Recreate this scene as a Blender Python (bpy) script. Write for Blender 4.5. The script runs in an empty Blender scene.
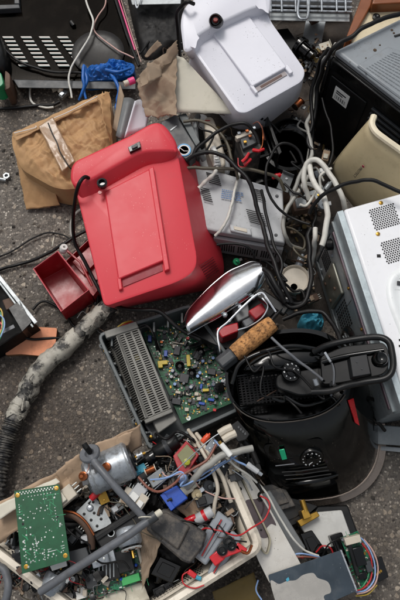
import bpy, math, random
from mathutils import Vector, Matrix, noise
random.seed(7)
# ------------------------------------------------------------ camera, world, sun, exposure
scene = bpy.context.scene
COL = scene.collection
FPX, CH, TILT = 679.0, 1.55, math.radians(18)
cam = bpy.data.cameras.new('camera'); camo = bpy.data.objects.new('camera', cam); COL.objects.link(camo)
camo.location = (0, 0, CH); camo.rotation_euler = (TILT, 0, 0)
cam.sensor_fit = 'VERTICAL'; cam.sensor_height = 36; cam.lens = 36 * FPX / 600; cam.clip_start = .05; cam.clip_end = 200
scene.camera = camo
world = bpy.data.worlds.new('World'); scene.world = world; world.use_nodes = True
wn = world.node_tree
SUN_EL, SUN_AZ = 62, -28       # degrees; azimuth clockwise from +y
sky = wn.nodes.new('ShaderNodeTexSky'); sky.sky_type = 'NISHITA'; sky.sun_disc = False
sky.sun_elevation = math.radians(SUN_EL); sky.sun_rotation = math.radians(SUN_AZ)
sky.air_density = 1.6; sky.dust_density = 5; sky.ozone_density = 1
hs = wn.nodes.new('ShaderNodeHueSaturation'); hs.inputs['Saturation'].default_value = .32
bg = wn.nodes['Background']; bg.inputs['Strength'].default_value = .115
wn.links.new(sky.outputs[0], hs.inputs['Color']); wn.links.new(hs.outputs[0], bg.inputs['Color'])
sl = bpy.data.lights.new('sun', 'SUN'); sl.energy = 1.5; sl.angle = math.radians(18); sl.color = (1, .97, .93)
so = bpy.data.objects.new('sun', sl); COL.objects.link(so)
sd = Vector((math.sin(math.radians(SUN_AZ)) * math.cos(math.radians(SUN_EL)), math.cos(math.radians(SUN_AZ)) * math.cos(math.radians(SUN_EL)), math.sin(math.radians(SUN_EL))))
so.rotation_euler = sd.to_track_quat('Z', 'Y').to_euler(); so.location = sd * 8
vs = scene.view_settings; vs.view_transform = 'Standard'; vs.look = 'None'; vs.gamma = 1; vs.exposure = -.12; vs.use_curve_mapping = False
scene.render.resolution_x = 683; scene.render.resolution_y = 1024

# ------------------------------------------------------------ helpers
CT, ST = math.cos(TILT), math.sin(TILT)
def at(px, py, z):                       # photograph pixel -> the point of the scene at height z
    x = (px - 200) / FPX; y = -(py - 300) / FPX
    d = Vector((x, y * CT + ST, y * ST - CT))
    return Vector((0, 0, CH)) + d * ((z - CH) / d.z)
def A(p, z=0): return at(p[0], p[1], p[2] if len(p) > 2 else z)
def px2m(n, z=0): return n * (CH - z) / CT / FPX
def rounded(pts, r=0, n=5):              # round the corners of a pixel outline
    if r == 0: return [tuple(p) for p in pts]
    out = []; N = len(pts)
    for i, p in enumerate(pts):
        rr = p[3] if len(p) > 3 else r
        P = Vector(p[:3] if len(p) > 2 else (p[0], p[1], 0)); a = pts[i - 1]; b = pts[(i + 1) % N]
        a = Vector(a[:3] if len(a) > 2 else (a[0], a[1], 0)); b = Vector(b[:3] if len(b) > 2 else (b[0], b[1], 0))
        da = min(rr, (a - P).length * .48); db = min(rr, (b - P).length * .48)
        s = P + (a - P).normalized() * da; e = P + (b - P).normalized() * db
        for k in range(n + 1):
            t = k / n; q = s * (1 - t) ** 2 + P * 2 * t * (1 - t) + e * t * t
            out.append((q.x, q.y, q.z) if len(p) > 2 else (q.x, q.y))
    return out
def ring(pts, z=0, r=0, n=5): return [A(p, z) for p in rounded(pts, r, n)]
def shrink(r3, f, dz=0):
    c = sum(r3, Vector()) / len(r3)
    return [c + (p - c) * f + Vector((0, 0, dz)) for p in r3]
def inset(r3, d, dz=0):                  # move a ring inwards by d metres
    N = len(r3); c = sum(r3, Vector()) / N; out = []
    for i, p in enumerate(r3):
        w_ = 3 if N > 40 else 1; t = Vector()
        for q_ in range(1, w_ + 1): t = t + (r3[(i + q_) % N] - r3[i - q_])
        nn = Vector((-t.y, t.x, 0))
        if nn.length < 1e-7: nn = c - p
        nn.normalize()
        if nn.dot(c - p) < 0: nn = -nn
        out.append(p + nn * d + Vector((0, 0, dz)))
    return out
def catmull(P, sub=8):
    if len(P) < 3: return [P[0].lerp(P[-1], i / 4) for i in range(5)]
    Q = [P[0] * 2 - P[1]] + P + [P[-1] * 2 - P[-2]]; out = []
    for i in range(1, len(Q) - 2):
        for k in range(sub):
            t = k / sub
            a, b, c, d = Q[i - 1], Q[i], Q[i + 1], Q[i + 2]
            out.append(.5 * ((2 * b) + (c - a) * t + (2 * a - 5 * b + 4 * c - d) * t * t + (3 * b - a - 3 * c + d) * t ** 3))
    out.append(P[-1]); return out
class MB:
    def __init__(s): s.v = []; s.f = []; s.m = []; s.cur = 0
    def add(s, vs, fs):
        o = len(s.v); s.v += [Vector(v) for v in vs]
        for f in fs: s.f.append([o + i for i in f]); s.m.append(s.cur)
        return s
    def loft(s, rings, cap0=True, cap1=True):
        n = len(rings[0]); vs = [p for r in rings for p in r]; fs = []
        for k in range(len(rings) - 1):
            for i in range(n):
                j = (i + 1) % n; fs.append([k * n + i, k * n + j, (k + 1) * n + j, (k + 1) * n + i])
        if cap0: fs.append(list(range(n))[::-1])
        if cap1: fs.append([(len(rings) - 1) * n + i for i in range(n)])
        return s.add(vs, fs)
    def slab(s, r3, t): return s.loft([[p - Vector((0, 0, t)) for p in r3], r3])
    def box(s, o, x, y, z):
        o, x, y, z = map(Vector, (o, x, y, z))
        return s.add([o, o + x, o + x + y, o + y, o + z, o + x + z, o + x + y + z, o + y + z],
                     [[0, 3, 2, 1], [4, 5, 6, 7], [0, 1, 5, 4], [1, 2, 6, 5], [2, 3, 7, 6], [3, 0, 4, 7]])
    def bar(s, p0, p1, w, t):             # flat bar between two points, width w, thickness t (below)
        d = (p1 - p0); u = Vector((0, 0, 1)); x = d.cross(u).normalized() * w; z = x.cross(d).normalized()
        if z.z < 0: z = -z
        return s.box(p0 - x / 2, d, x, -z * t)
    def tube(s, pts, r, n=8, caps=True):
        N = len(pts); rr = r if callable(r) else (lambda t: r); rings = []; up = None
        for i in range(N):
            d = (pts[min(i + 1, N - 1)] - pts[max(i - 1, 0)])
            if d.length < 1e-9: d = Vector((1, 0, 0))
            d.normalize()
            if up is None: up = Vector((0, 0, 1)) if abs(d.z) < .9 else Vector((1, 0, 0))
            x = up.cross(d)
            if x.length < 1e-6: x = Vector((1, 0, 0)).cross(d)
            x.normalize(); y = d.cross(x).normalized(); up = y
            q = rr(i / (N - 1))
            rings.append([pts[i] + (x * math.cos(2 * math.pi * k / n) + y * math.sin(2 * math.pi * k / n)) * q for k in range(n)])
        return s.loft(rings, caps, caps)
    def cyl(s, p0, p1, r, n=16, r1=None):
        r1 = r if r1 is None else r1
        return s.tube([p0, p1], lambda t: r + (r1 - r) * t, n)
    def lathe(s, c, prof, n=24, ax=Vector((0, 0, 1)), caps=True):   # prof: (radius, height along ax)
        ax = ax.normalized(); x = ax.orthogonal().normalized(); y = ax.cross(x)
        return s.loft([[c + ax * h + (x * math.cos(2 * math.pi * k / n) + y * math.sin(2 * math.pi * k / n)) * max(r, 1e-4) for k in range(n)] for r, h in prof], caps, caps)
    def grid(s, fn, nu, nv):
        vs = [fn(i / nu, j / nv) for j in range(nv + 1) for i in range(nu + 1)]
        return s.add(vs, [[j * (nu + 1) + i, j * (nu + 1) + i + 1, (j + 1) * (nu + 1) + i + 1, (j + 1) * (nu + 1) + i] for j in range(nv) for i in range(nu)])
WL = {}
def obj(name, mb, mat, parent=None, bevel=0, solid=0, angle=35, seg=2, smooth=True, sub=0):
    xs = [v.x for v in mb.v]; ys = [v.y for v in mb.v]; zs = [v.z for v in mb.v]
    c = Vector(((min(xs) + max(xs)) / 2, (min(ys) + max(ys)) / 2, min(zs)))
    me = bpy.data.meshes.new(name); me.from_pydata([v - c for v in mb.v], [], mb.f)
    mats = mat if isinstance(mat, (list, tuple)) else [mat]
    for m in mats: me.materials.append(m)
    if len(mats) > 1: me.polygons.foreach_set('material_index', [min(i, len(mats) - 1) for i in mb.m])
    bm_fix(me)
    if smooth:
        me.polygons.foreach_set('use_smooth', [True] * len(me.polygons)); me.set_sharp_from_angle(angle=math.radians(angle))
    o = bpy.data.objects.new(name, me); COL.objects.link(o)
    if parent is not None: o.parent = parent; o.location = c - WL[parent.name]
    else: o.location = c
    WL[o.name] = c
    if solid: md = o.modifiers.new('thickness', 'SOLIDIFY'); md.thickness = solid; md.offset = 0
    if sub: md = o.modifiers.new('subdivision', 'SUBSURF'); md.levels = md.render_levels = sub
    if bevel: md = o.modifiers.new('bevel', 'BEVEL'); md.width = bevel; md.segments = seg; md.limit_method = 'ANGLE'; md.angle_limit = math.radians(40); md.harden_normals = False
    return o
import bmesh
def bm_fix(me):
    b = bmesh.new(); b.from_mesh(me); bmesh.ops.recalc_face_normals(b, faces=b.faces); b.to_mesh(me); b.free()
def tag(o, label, cat=None, group=None, kind=None):
    if label: o['label'] = label
    if cat: o['category'] = cat
    if group: o['group'] = group
    if kind: o['kind'] = kind
    return o
def thing(name, label, cat, loc, group=None):
    o = bpy.data.objects.new(name, None); o.empty_display_size = .02; COL.objects.link(o); o.location = loc; WL[o.name] = Vector(loc)
    return tag(o, label, cat, group)
class Quad:                               # four points of a (nearly) flat face; p(u, v, h) is a point h above it
    def __init__(s, a, b, c, d, z=0):
        s.c = [q if isinstance(q, Vector) else A(q, z) for q in (a, b, c, d)]
        s.n = (s.c[1] - s.c[0]).cross(s.c[3] - s.c[0]).normalized()
        if s.n.z < 0: s.n = -s.n
        s.w = (s.c[1] - s.c[0]).length; s.l = (s.c[3] - s.c[0]).length
    def p(s, u, v, h=0): return s.c[0] * (1 - u) * (1 - v) + s.c[1] * u * (1 - v) + s.c[2] * u * v + s.c[3] * (1 - u) * v + s.n * h
    def box(s, mb, u0, v0, u1, v1, h0, h1):
        return mb.loft([[s.p(u0, v0, h), s.p(u1, v0, h), s.p(u1, v1, h), s.p(u0, v1, h)] for h in (h0, h1)])
    def rbox(s, mb, u, v, w, l, h0, h1, ang=0):  # box centred at u,v sized in metres, turned
        x = (s.c[1] - s.c[0]).normalized(); y = s.n.cross(x)
        if y.dot(s.c[3] - s.c[0]) < 0: y = -y
        ca, sa = math.cos(ang), math.sin(ang); X = x * ca + y * sa; Y = y * ca - x * sa
        return mb.box(s.p(u, v, h0) - X * w / 2 - Y * l / 2, X * w, Y * l, s.n * (h1 - h0))
    def cyl(s, mb, u, v, r, h0, h1, n=12, r1=None): return mb.cyl(s.p(u, v, h0), s.p(u, v, h1), r, n, r1)
def text(body, origin, xdir, up, size, mat, parent, name='lettering'):
    cu = bpy.data.curves.new('t', 'FONT'); cu.body = body; cu.size = size; cu.extrude = .0002; cu.align_x = 'LEFT'
    t = bpy.data.objects.new('t', cu); COL.objects.link(t); dg = bpy.context.evaluated_depsgraph_get()
    me = bpy.data.meshes.new_from_object(t.evaluated_get(dg)); bpy.data.objects.remove(t)
    x = xdir.normalized(); n = x.cross(up).normalized(); y = n.cross(x)
    if False: pass
    mb = MB(); mb.add([origin + x * v.co.x + y * v.co.y + n * v.co.z for v in me.vertices], [list(p.vertices) for p in me.polygons])
    return obj(name, mb, mat, parent, smooth=False)

# ------------------------------------------------------------ materials
def lin(c):
    if isinstance(c, str): c = tuple(int(c[i:i + 2], 16) / 255 for i in (1, 3, 5))
    return tuple(x / 12.92 if x <= .04045 else ((x + .055) / 1.055) ** 2.4 for x in c) + (1,)
MATS = {}
def mat(name, col, rough=.5, metal=0, dirt=.25, dcol='#4a4138', bump=.0, bscale=60, coat=0, rvar=.15, scale=14, speck=0, spcol='#2a2520', var=.12, spec=.5, dth=(.52, .78)):
    if name in MATS: return MATS[name]
    m = bpy.data.materials.new(name); m.use_nodes = True; nt = m.node_tree; N = nt.nodes; L = nt.links; b = N['Principled BSDF']
    tc = N.new('ShaderNodeTexCoord'); co = tc.outputs['Object']
    def nz(sc, det=6, rg=.6):
        n = N.new('ShaderNodeTexNoise'); n.inputs['Scale'].default_value = sc; n.inputs['Detail'].default_value = det; n.inputs['Roughness'].default_value = rg; L.new(co, n.inputs['Vector']); return n.outputs['Fac']
    def ramp(src, p0, p1, c0=(0, 0, 0, 1), c1=(1, 1, 1, 1)):
        r = N.new('ShaderNodeValToRGB'); r.color_ramp.elements[0].position = p0; r.color_ramp.elements[1].position = p1
        r.color_ramp.elements[0].color = c0; r.color_ramp.elements[1].color = c1; L.new(src, r.inputs[0]); return r.outputs[0]
    def mix(f, a, bb, fac=1):
        x = N.new('ShaderNodeMix'); x.data_type = 'RGBA'
        for s_, v in ((0, f), (6, a), (7, bb)):
            if isinstance(v, (tuple, float, int)): x.inputs[s_].default_value = v
            else: L.new(v, x.inputs[s_])
        return x.outputs[2]
    base = lin(col); lo = tuple(c * (1 - var) for c in base[:3]) + (1,); hi = tuple(min(1, c * (1 + var)) for c in base[:3]) + (1,)
    n1 = nz(scale, 5)
    c = ramp(n1, .35, .65, lo, hi)
    if dirt:
        f = ramp(nz(scale * 2.3, 10, .72), dth[0], dth[1], (0, 0, 0, 1), (dirt, dirt, dirt, 1)); c = mix(f, c, lin(dcol))
    if speck:
        v = N.new('ShaderNodeTexVoronoi'); v.inputs['Scale'].default_value = 170; L.new(co, v.inputs['Vector'])
        f2 = ramp(v.outputs['Distance'], .10, .16, (1, 1, 1, 1), (0, 0, 0, 1)); f3 = ramp(nz(scale * 1.5, 3), .55, .62, (0, 0, 0, 1), (speck, speck, speck, 1))
        mm = N.new('ShaderNodeMath'); mm.operation = 'MULTIPLY'; L.new(f2, mm.inputs[0]); L.new(f3, mm.inputs[1]); c = mix(mm.outputs[0], c, lin(spcol))
    L.new(c, b.inputs['Base Color'])
    rr = ramp(nz(scale * 1.7, 8, .7), .3, .75, (max(.02, rough - rvar),) * 3 + (1,), (min(1, rough + rvar),) * 3 + (1,)); L.new(rr, b.inputs['Roughness'])
    b.inputs['Metallic'].default_value = metal; b.inputs['Coat Weight'].default_value = coat; b.inputs['Specular IOR Level'].default_value = spec
    if bump:
        bp = N.new('ShaderNodeBump'); bp.inputs['Strength'].default_value = bump; bp.inputs['Distance'].default_value = .002; L.new(nz(bscale, 8, .65), bp.inputs['Height']); L.new(bp.outputs[0], b.inputs['Normal'])
    MATS[name] = m; return m
M = {}
M['red'] = mat('red_plastic', '#cb323e', .46, rvar=.05, dirt=.12, dth=(.58, .74), dcol='#9a4a4a', speck=.5, bump=.04, bscale=300, var=.02, spcol='#f0b0a8')
M['redbin'] = mat('deep_red_plastic', '#9c1420', .38, dirt=.35, dcol='#c08a80', var=.15, bump=.05)
M['white'] = mat('white_plastic', '#d7d7df', .4, rvar=.05, dirt=.22, dth=(.6, .76), dcol='#8c8478', speck=.8, var=.02, bump=.03, bscale=400)
M['whitemetal'] = mat('white_enamel_metal', '#dfe0e3', .4, dirt=.16, dcol='#a09888', speck=.7, var=.02)
M['ltgrey'] = mat('light_grey_plastic', '#acaeb0', .5, dirt=.4, dcol='#5f5a52', speck=.9, var=.05)
M['offwhite'] = mat('offwhite_plastic', '#bdb4a4', .5, dirt=.6, dcol='#776a58', speck=.6, var=.06)
M['basket'] = mat('dirty_white_basket_plastic', '#cfc6b6', .5, dth=(.5, .72), dirt=.6, dcol='#6e604e', speck=.8, var=.08)
M['cream'] = mat('cream_panel', '#cdbf9f', .45, dirt=.3, dcol='#7a6a50', var=.05, speck=.5)
M['khaki'] = mat('beige_plastic', '#b5a684', .5, dirt=.3, dcol='#63573f', var=.05, speck=.5)
M['creamedge'] = mat('cream_edge', '#d9ceb4', .5, dirt=.2, dcol='#7a6a50', speck=.4)
M['black'] = mat('black_plastic', '#0c0d0e', .4, dirt=.16, spec=.35, dcol='#4c4640', bump=.06, bscale=200, speck=.3, spcol='#8a8070')
M['gloss'] = mat('glossy_black_plastic', '#040505', .15, dirt=.09, dcol='#4a443c', coat=.15, spec=.4, rvar=.1, speck=.5, spcol='#7a7264')
M['satin'] = mat('satin_black_metal', '#090a0b', .3, spec=.35, dirt=.16, dcol='#3c3630', speck=.5, spcol='#8a8070')
M['dark'] = mat('dark_void', '#030303', .8, dirt=0)
M['hole'] = mat('dark_hole', '#060607', .7, dirt=0)
M['dgrey'] = mat('dark_grey_plastic', '#34373a', .5, dirt=.35, dcol='#6a6258', bump=.05)
M['grey'] = mat('grey_plastic', '#66696a', .5, dirt=.4, dcol='#3a352e', speck=.6, bump=.05)
M['mgrey'] = mat('grey_green_plastic', '#4f5556', .5, dirt=.45, dcol='#2a2622', speck=.5, bump=.05)
M['grill'] = mat('grey_painted_grille', '#73726d', .55, dirt=.6, dcol='#3a342c', metal=.3, var=.1)
M['pgrey'] = mat('grey_rubber_tube', '#5e6166', .5, speck=.6, spcol='#a09a90', dth=(.48, .7), bump=.1, dirt=.6, dcol='#3e3a36')
M['towertop'] = mat('grey_painted_top', '#7f858a', .45, dirt=.35, dcol='#5a4e40', speck=1, spcol='#3a2c1e', var=.08)
M['steel'] = mat('dull_galvanised_steel', '#9a9fa1', .42, metal=.35, dirt=.35, dcol='#3c3832', var=.2, bump=.05, scale=22)
M['dsteel'] = mat('dark_pressed_steel', '#7c8284', .36, metal=.25, dirt=.3, dcol='#2c2a28', var=.2)
M['motor'] = mat('silver_motor_steel', '#a2a8ae', .4, metal=.5, dirt=.8, dth=(.48, .68), speck=.8, bump=.15, dcol='#4c463e', var=.12, scale=25)
M['chrome'] = mat('scuffed_chrome', '#e2e4e6', .2, metal=1, dirt=.4, bump=.12, bscale=25, dcol='#6a6258', rvar=.08, speck=.3)
M['alu'] = mat('polished_aluminium', '#dfe0e0', .22, metal=.9, dirt=.2, dcol='#5c5248', speck=.6)
M['gold'] = mat('brass', '#a8843c', .35, metal=.9, dirt=.3, dcol='#3c3020')
M['copper'] = mat('copper', '#a8613c', .35, metal=.9, dirt=.3, dcol='#3c2a20')
M['rust'] = mat('rusty_brown_metal', '#5a463a', .7, metal=.3, dirt=.6, dcol='#2a2018', bump=.2)
M['cable'] = mat('black_cable_rubber', '#0a0a0b', .5, spec=.3, dirt=.15, dcol='#5a5248')
M['wcable'] = mat('white_cable_rubber', '#c8c6be', .5, dirt=.35, dcol='#7a7060')
M['gcable'] = mat('grey_cable_rubber', '#93928c', .5, dirt=.4, dcol='#5a5248')
M['olive'] = mat('olive_brown_cable', '#4e483a', .5, dirt=.3)
M['kraft'] = mat('brown_kraft_paper', '#b08a60', .75, dirt=.35, dcol='#6a4c30', bump=.4, bscale=120, var=.12)
M['card'] = mat('grey_brown_cardboard', '#8f7c68', .8, dirt=.3, dcol='#5c4a3a', bump=.4, bscale=60, var=.12)
M['tan'] = mat('tan_wrapping_paper', '#b0967c', .75, dirt=.4, dcol='#6a543e', bump=.4, bscale=60, var=.12)
M['papr'] = mat('dirty_cream_card', '#c9c4b4', .65, dirt=.4, dcol='#8f8872', bump=.08, var=.05, speck=.3)
M['tape'] = mat('clear_packing_tape', '#96785a', .35, dirt=.6, dcol='#86684a', bump=.6, bscale=70, coat=.25)
M['ductape'] = mat('dirty_white_tape', '#a5a196', .6, dirt=1, dcol='#1e1d1c', bump=.6, bscale=70, var=.25, scale=13, speck=.8, dth=(.46, .58))
M['hose'] = mat('dusty_black_hose', '#202123', .6, dirt=.9, dcol='#8a857c', bump=.4, bscale=90, scale=25, dth=(.46, .68))
M['board'] = mat('orange_fibreboard', '#dc9470', .8, dirt=.55, dcol='#6c4430', bump=.2, speck=.5, var=.1)
M['boardedge'] = mat('brown_board_edge', '#7c5838', .85, dirt=.5, dcol='#3c2818', bump=.4)
M['wood'] = mat('varnished_brown_wood', '#7c4420', .4, dirt=.3, dcol='#3c2010')
M['blueglove'] = mat('blue_rubber_glove', '#155aa8', .4, dirt=.25, dcol='#123a6a', bump=.4, bscale=60, var=.2)
M['blue'] = mat('blue_plastic', '#1c48a4', .35, dirt=.25, dcol='#1a2a5a')
M['cyanpaper'] = mat('blue_crumpled_paper', '#3f93ab', .7, dirt=.25, dcol='#1c4a58', bump=.2)
M['pink'] = mat('pink_plastic', '#d8407c', .4, dirt=.1)
M['pcb'] = mat('green_circuit_board', '#074a2b', .42, dirt=.3, dcol='#06301e', coat=0, spec=.35, var=.18, scale=60, speck=.0)
M['pcb2'] = mat('dark_green_circuit_board', '#1a5a40', .35, dirt=.35, dcol='#0a2a20', var=.2, scale=60)
M['track'] = mat('circuit_tracks', '#1c8656', .35, dirt=.2)
M['solder'] = mat('solder', '#c8ccc8', .3, metal=.6, dirt=.2)
M['yellow'] = mat('yellow_component', '#c8b03a', .45, dirt=.3)
M['cork'] = mat('cork', '#b5824e', .85, dirt=1, dcol='#4c2c14', bump=.9, bscale=160, var=.3, scale=70, dth=(.46, .62), speck=1, spcol='#3c2412')
M['wirered'] = mat('red_wire', '#b01c22', .4, dirt=.15)
M['wireblue'] = mat('pale_blue_wire', '#7f9cc8', .45, dirt=.2)
M['wirebrown'] = mat('brown_wire', '#7c4a3c', .45, dirt=.2)
M['wirepink'] = mat('pale_pink_wire', '#b8948a', .5, dirt=.2)
M['wiregreen'] = mat('green_wire', '#1c7c4c', .4, dirt=.2)
M['wireyel'] = mat('yellow_wire', '#b89c38', .4, dirt=.2)
M['redpl'] = mat('bright_red_plastic', '#c01a24', .3, dirt=.2, coat=.3)
M['lgreen'] = mat('light_green_plastic', '#3ca458', .4, dirt=.2)
M['green'] = mat('emerald_plastic', '#0c7a4c', .35, dirt=.2)
M['orange'] = mat('orange_plastic', '#d8502c', .4, dirt=.2)
M['label'] = mat('white_sticker', '#d8d8d4', .5, dirt=.2, var=.03)
M['ink'] = mat('dark_print', '#22242a', .5, dirt=0)
M['bluink'] = mat('blue_print', '#4c6c98', .5, dirt=0)
M['numer'] = mat('white_print', '#d0d2d2', .5, dirt=.1)
M['olivecard'] = mat('ochre_cardboard', '#6c5a30', .8, dirt=.6, dcol='#3c3018', bump=.3)
M['darkdust'] = mat('dusty_charcoal_plastic', '#242426', .65, dth=(.44, .66), dirt=.75, dcol='#6c645a', bump=.2, speck=.4, spcol='#8a8070')
M['clear'] = mat('clear_grey_plastic', '#8a9096', .12, dirt=.3, dcol='#5a5a5a', coat=.6)
M['lens'] = M['clear']
# ------------------------------------------------------------ ground
def asphalt():
    m = bpy.data.materials.new('asphalt'); m.use_nodes = True; nt = m.node_tree; N = nt.nodes; L = nt.links; b = N['Principled BSDF']
    tc = N.new('ShaderNodeTexCoord'); co = tc.outputs['Object']
    def vor(sc):
        ns = N.new('ShaderNodeTexNoise'); ns.inputs['Scale'].default_value = sc * 1.3; L.new(co, ns.inputs['Vector'])
        ad = N.new('ShaderNodeVectorMath'); ad.operation = 'MULTIPLY_ADD'; L.new(ns.outputs['Color'], ad.inputs[0]); ad.inputs[1].default_value = (.7 / sc,) * 3; L.new(co, ad.inputs[2])
        v = N.new('ShaderNodeTexVoronoi'); v.inputs['Scale'].default_value = sc; L.new(ad.outputs[0], v.inputs['Vector'])
        s = N.new('ShaderNodeSeparateColor'); L.new(v.outputs['Color'], s.inputs[0]); return v.outputs['Distance'], s.outputs[0], s.outputs[1]
    def ramp(src, els):
        r = N.new('ShaderNodeValToRGB'); e = r.color_ramp.elements
        while len(e) < len(els): e.new(.5)
        for q, (p, c) in zip(e, els): q.position = p; q.color = lin(c)
        L.new(src, r.inputs[0]); return r.outputs[0]
    def mix(f, a, c):
        x = N.new('ShaderNodeMix'); x.data_type = 'RGBA'; L.new(f, x.inputs[0]); L.new(a, x.inputs[6]); L.new(c, x.inputs[7]); return x.outputs[2]
    nz = N.new('ShaderNodeTexNoise'); nz.inputs['Scale'].default_value = 5; nz.inputs['Detail'].default_value = 10; nz.inputs['Roughness'].default_value = .7; L.new(co, nz.inputs['Vector'])
    binder = ramp(nz.outputs['Fac'], [(.3, '#524d48'), (.5, '#645e57'), (.72, '#776f66')])
    d1, r1, g1 = vor(78); d2, r2, g2 = vor(190)
    st = ramp(r1, [(0, '#57514b'), (.5, '#6c655c'), (.76, '#857c70'), (.9, '#a39787'), (1, '#b6ab9b')])
    fs = ramp(r2, [(0, '#48433e'), (.55, '#635c55'), (.84, '#8e867b'), (1, '#b4aca1')])
    m2 = ramp(d2, [(0, '#ffffff'), (.42, '#ffffff'), (.6, '#000000')]); m1 = ramp(d1, [(0, '#ffffff'), (.37, '#ffffff'), (.44, '#000000')])
    sel = ramp(g1, [(.35, '#000000'), (.5, '#ffffff')])
    mm = N.new('ShaderNodeMath'); mm.operation = 'MULTIPLY'; L.new(m1, mm.inputs[0]); L.new(sel, mm.inputs[1])
    c = mix(m2, binder, fs); c = mix(mm.outputs[0], c, st)
    bn = N.new('ShaderNodeTexNoise'); bn.inputs['Scale'].default_value = 2.2; bn.inputs['Detail'].default_value = 6; L.new(co, bn.inputs['Vector'])
    stn = ramp(bn.outputs['Fac'], [(.4, '#ffffff'), (.62, '#b4aca6')]); mu = N.new('ShaderNodeMix'); mu.data_type = 'RGBA'; mu.blend_type = 'MULTIPLY'; mu.inputs[0].default_value = 1; L.new(c, mu.inputs[6]); L.new(stn, mu.inputs[7]); c = mu.outputs[2]
    L.new(c, b.inputs['Base Color'])
    b.inputs['Roughness'].default_value = .72
    h = N.new('ShaderNodeMath'); h.operation = 'ADD'; L.new(mm.outputs[0], h.inputs[0]); L.new(m2, h.inputs[1])
    bp = N.new('ShaderNodeBump'); bp.inputs['Strength'].default_value = .6; bp.inputs['Distance'].default_value = .0018; L.new(h.outputs[0], bp.inputs['Height']); L.new(bp.outputs[0], b.inputs['Normal'])
    return m
g = MB()
def gz(x, y): return (noise.noise(Vector((x * 3, y * 3, 0))) * .006 if abs(x) < 2 and abs(y) < 2.5 else 0)
xs = [-30, -8, -3] + [-2 + i * .05 for i in range(81)] + [3, 8, 30]
g.grid(lambda u, v: Vector((xs[round(u * 86)], xs[round(v * 86)], gz(xs[round(u * 86)], xs[round(v * 86)]) - .004)), 86, 86)
tag(obj('ground', g, asphalt()), 'rough weathered grey asphalt with pale stones showing', None, None, 'structure')
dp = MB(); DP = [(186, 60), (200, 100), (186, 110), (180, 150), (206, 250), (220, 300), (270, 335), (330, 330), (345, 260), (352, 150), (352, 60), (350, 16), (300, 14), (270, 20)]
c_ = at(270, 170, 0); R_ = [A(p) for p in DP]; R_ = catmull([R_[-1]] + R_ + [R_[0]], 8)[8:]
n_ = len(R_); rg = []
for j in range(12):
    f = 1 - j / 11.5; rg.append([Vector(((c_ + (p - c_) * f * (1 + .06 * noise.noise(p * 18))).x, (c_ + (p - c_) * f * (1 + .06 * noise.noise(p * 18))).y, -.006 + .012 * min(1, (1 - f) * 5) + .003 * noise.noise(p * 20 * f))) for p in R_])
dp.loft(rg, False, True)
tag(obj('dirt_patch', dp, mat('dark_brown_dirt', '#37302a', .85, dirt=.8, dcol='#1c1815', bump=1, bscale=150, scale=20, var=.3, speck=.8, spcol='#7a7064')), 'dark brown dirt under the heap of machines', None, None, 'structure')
rs = random.Random(3)
gr = MB()
def pebble(mb, c, r, rs):
    P = [(1, 0, 0), (-1, 0, 0), (0, 1, 0), (0, -1, 0), (0, 0, 1)]; P += [(.6, .6, .5), (-.6, .6, .5), (-.6, -.6, .5), (.6, -.6, .5)]
    vs = [c + Vector(p) * r * rs.uniform(.75, 1.25) for p in P]
    mb.add(vs, [[0, 5, 4, 8], [2, 6, 4, 5], [1, 7, 4, 6], [3, 8, 4, 7], [0, 2, 5], [2, 1, 6], [1, 3, 7], [3, 0, 8]])
for k in range(4200):
    x, y = rs.uniform(-.75, .7), rs.uniform(-.35, 1.75); r = rs.choice([.0015, .002, .002, .003, .004, .0055])
    gr.cur = rs.choice([0, 0, 0, 1, 1, 2]); pebble(gr, Vector((x, y, gz(x, y) - .0045)), r, rs)
tag(obj('gravel', gr, [mat('grey_grit', '#6c655c', .8, dirt=.3), mat('dark_grit', '#3a3632', .8), mat('pale_grit', '#8c8378', .8, dirt=.4)], angle=20), 'loose grit and pale stone chips scattered on the asphalt', None, None, 'stuff')

# ------------------------------------------------------------ bread makers: body, raised ridge, recessed back with a raised channel
def breadmaker(root, m, F, base, ridge, ridge_lo, ch, zf, zr, slotm, dome=.02, zfront=None):
    # body: loft from the back plate outline (rounded) to a flared base
    top = ring(F, zf, 14, 5); bot = ring(base, .03, 18, 5)
    b = MB(); b.loft([bot, [p + Vector((0, 0, -.006)) for p in top], [p + Vector((0, 0, -.0016)) for p in inset(top, .0012)], inset(top, .005)]); obj('body', b, m, root, angle=40)
    rb = MB()
    lo = ring(ridge_lo, zf - .1, 10, 6); hi = ring(ridge, zr - .005, 10, 6); cap = inset(hi, .0062, .0046); cap2 = inset(hi, .0026, .0034)
    rb.loft([lo, hi, cap2, cap]); obj('ridge', rb, m, root, angle=40)
    q = Quad(*ch); rail = MB(); zt = .009
    q.box(rail, 0, 0, 1, .90, -.004, zt); pn = obj('raised_panel', rail, m, root, bevel=.003, seg=3)
    for u0, u1 in ((-.02, .06), (.95, 1.06)):
        r2 = MB(); q.box(r2, u0, (0 if u0 > .5 and zf < .25 else .87), u1, 1.0, -.006, zt + (.003 if u0 > .5 and zf < .25 else -.0012)); obj('rail', r2, m, root, bevel=.002)
    s_ = MB(); q.box(s_, .08, .915, .92, .975, -.006, .0015); obj('slot', s_, slotm, root)
    return q
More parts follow.
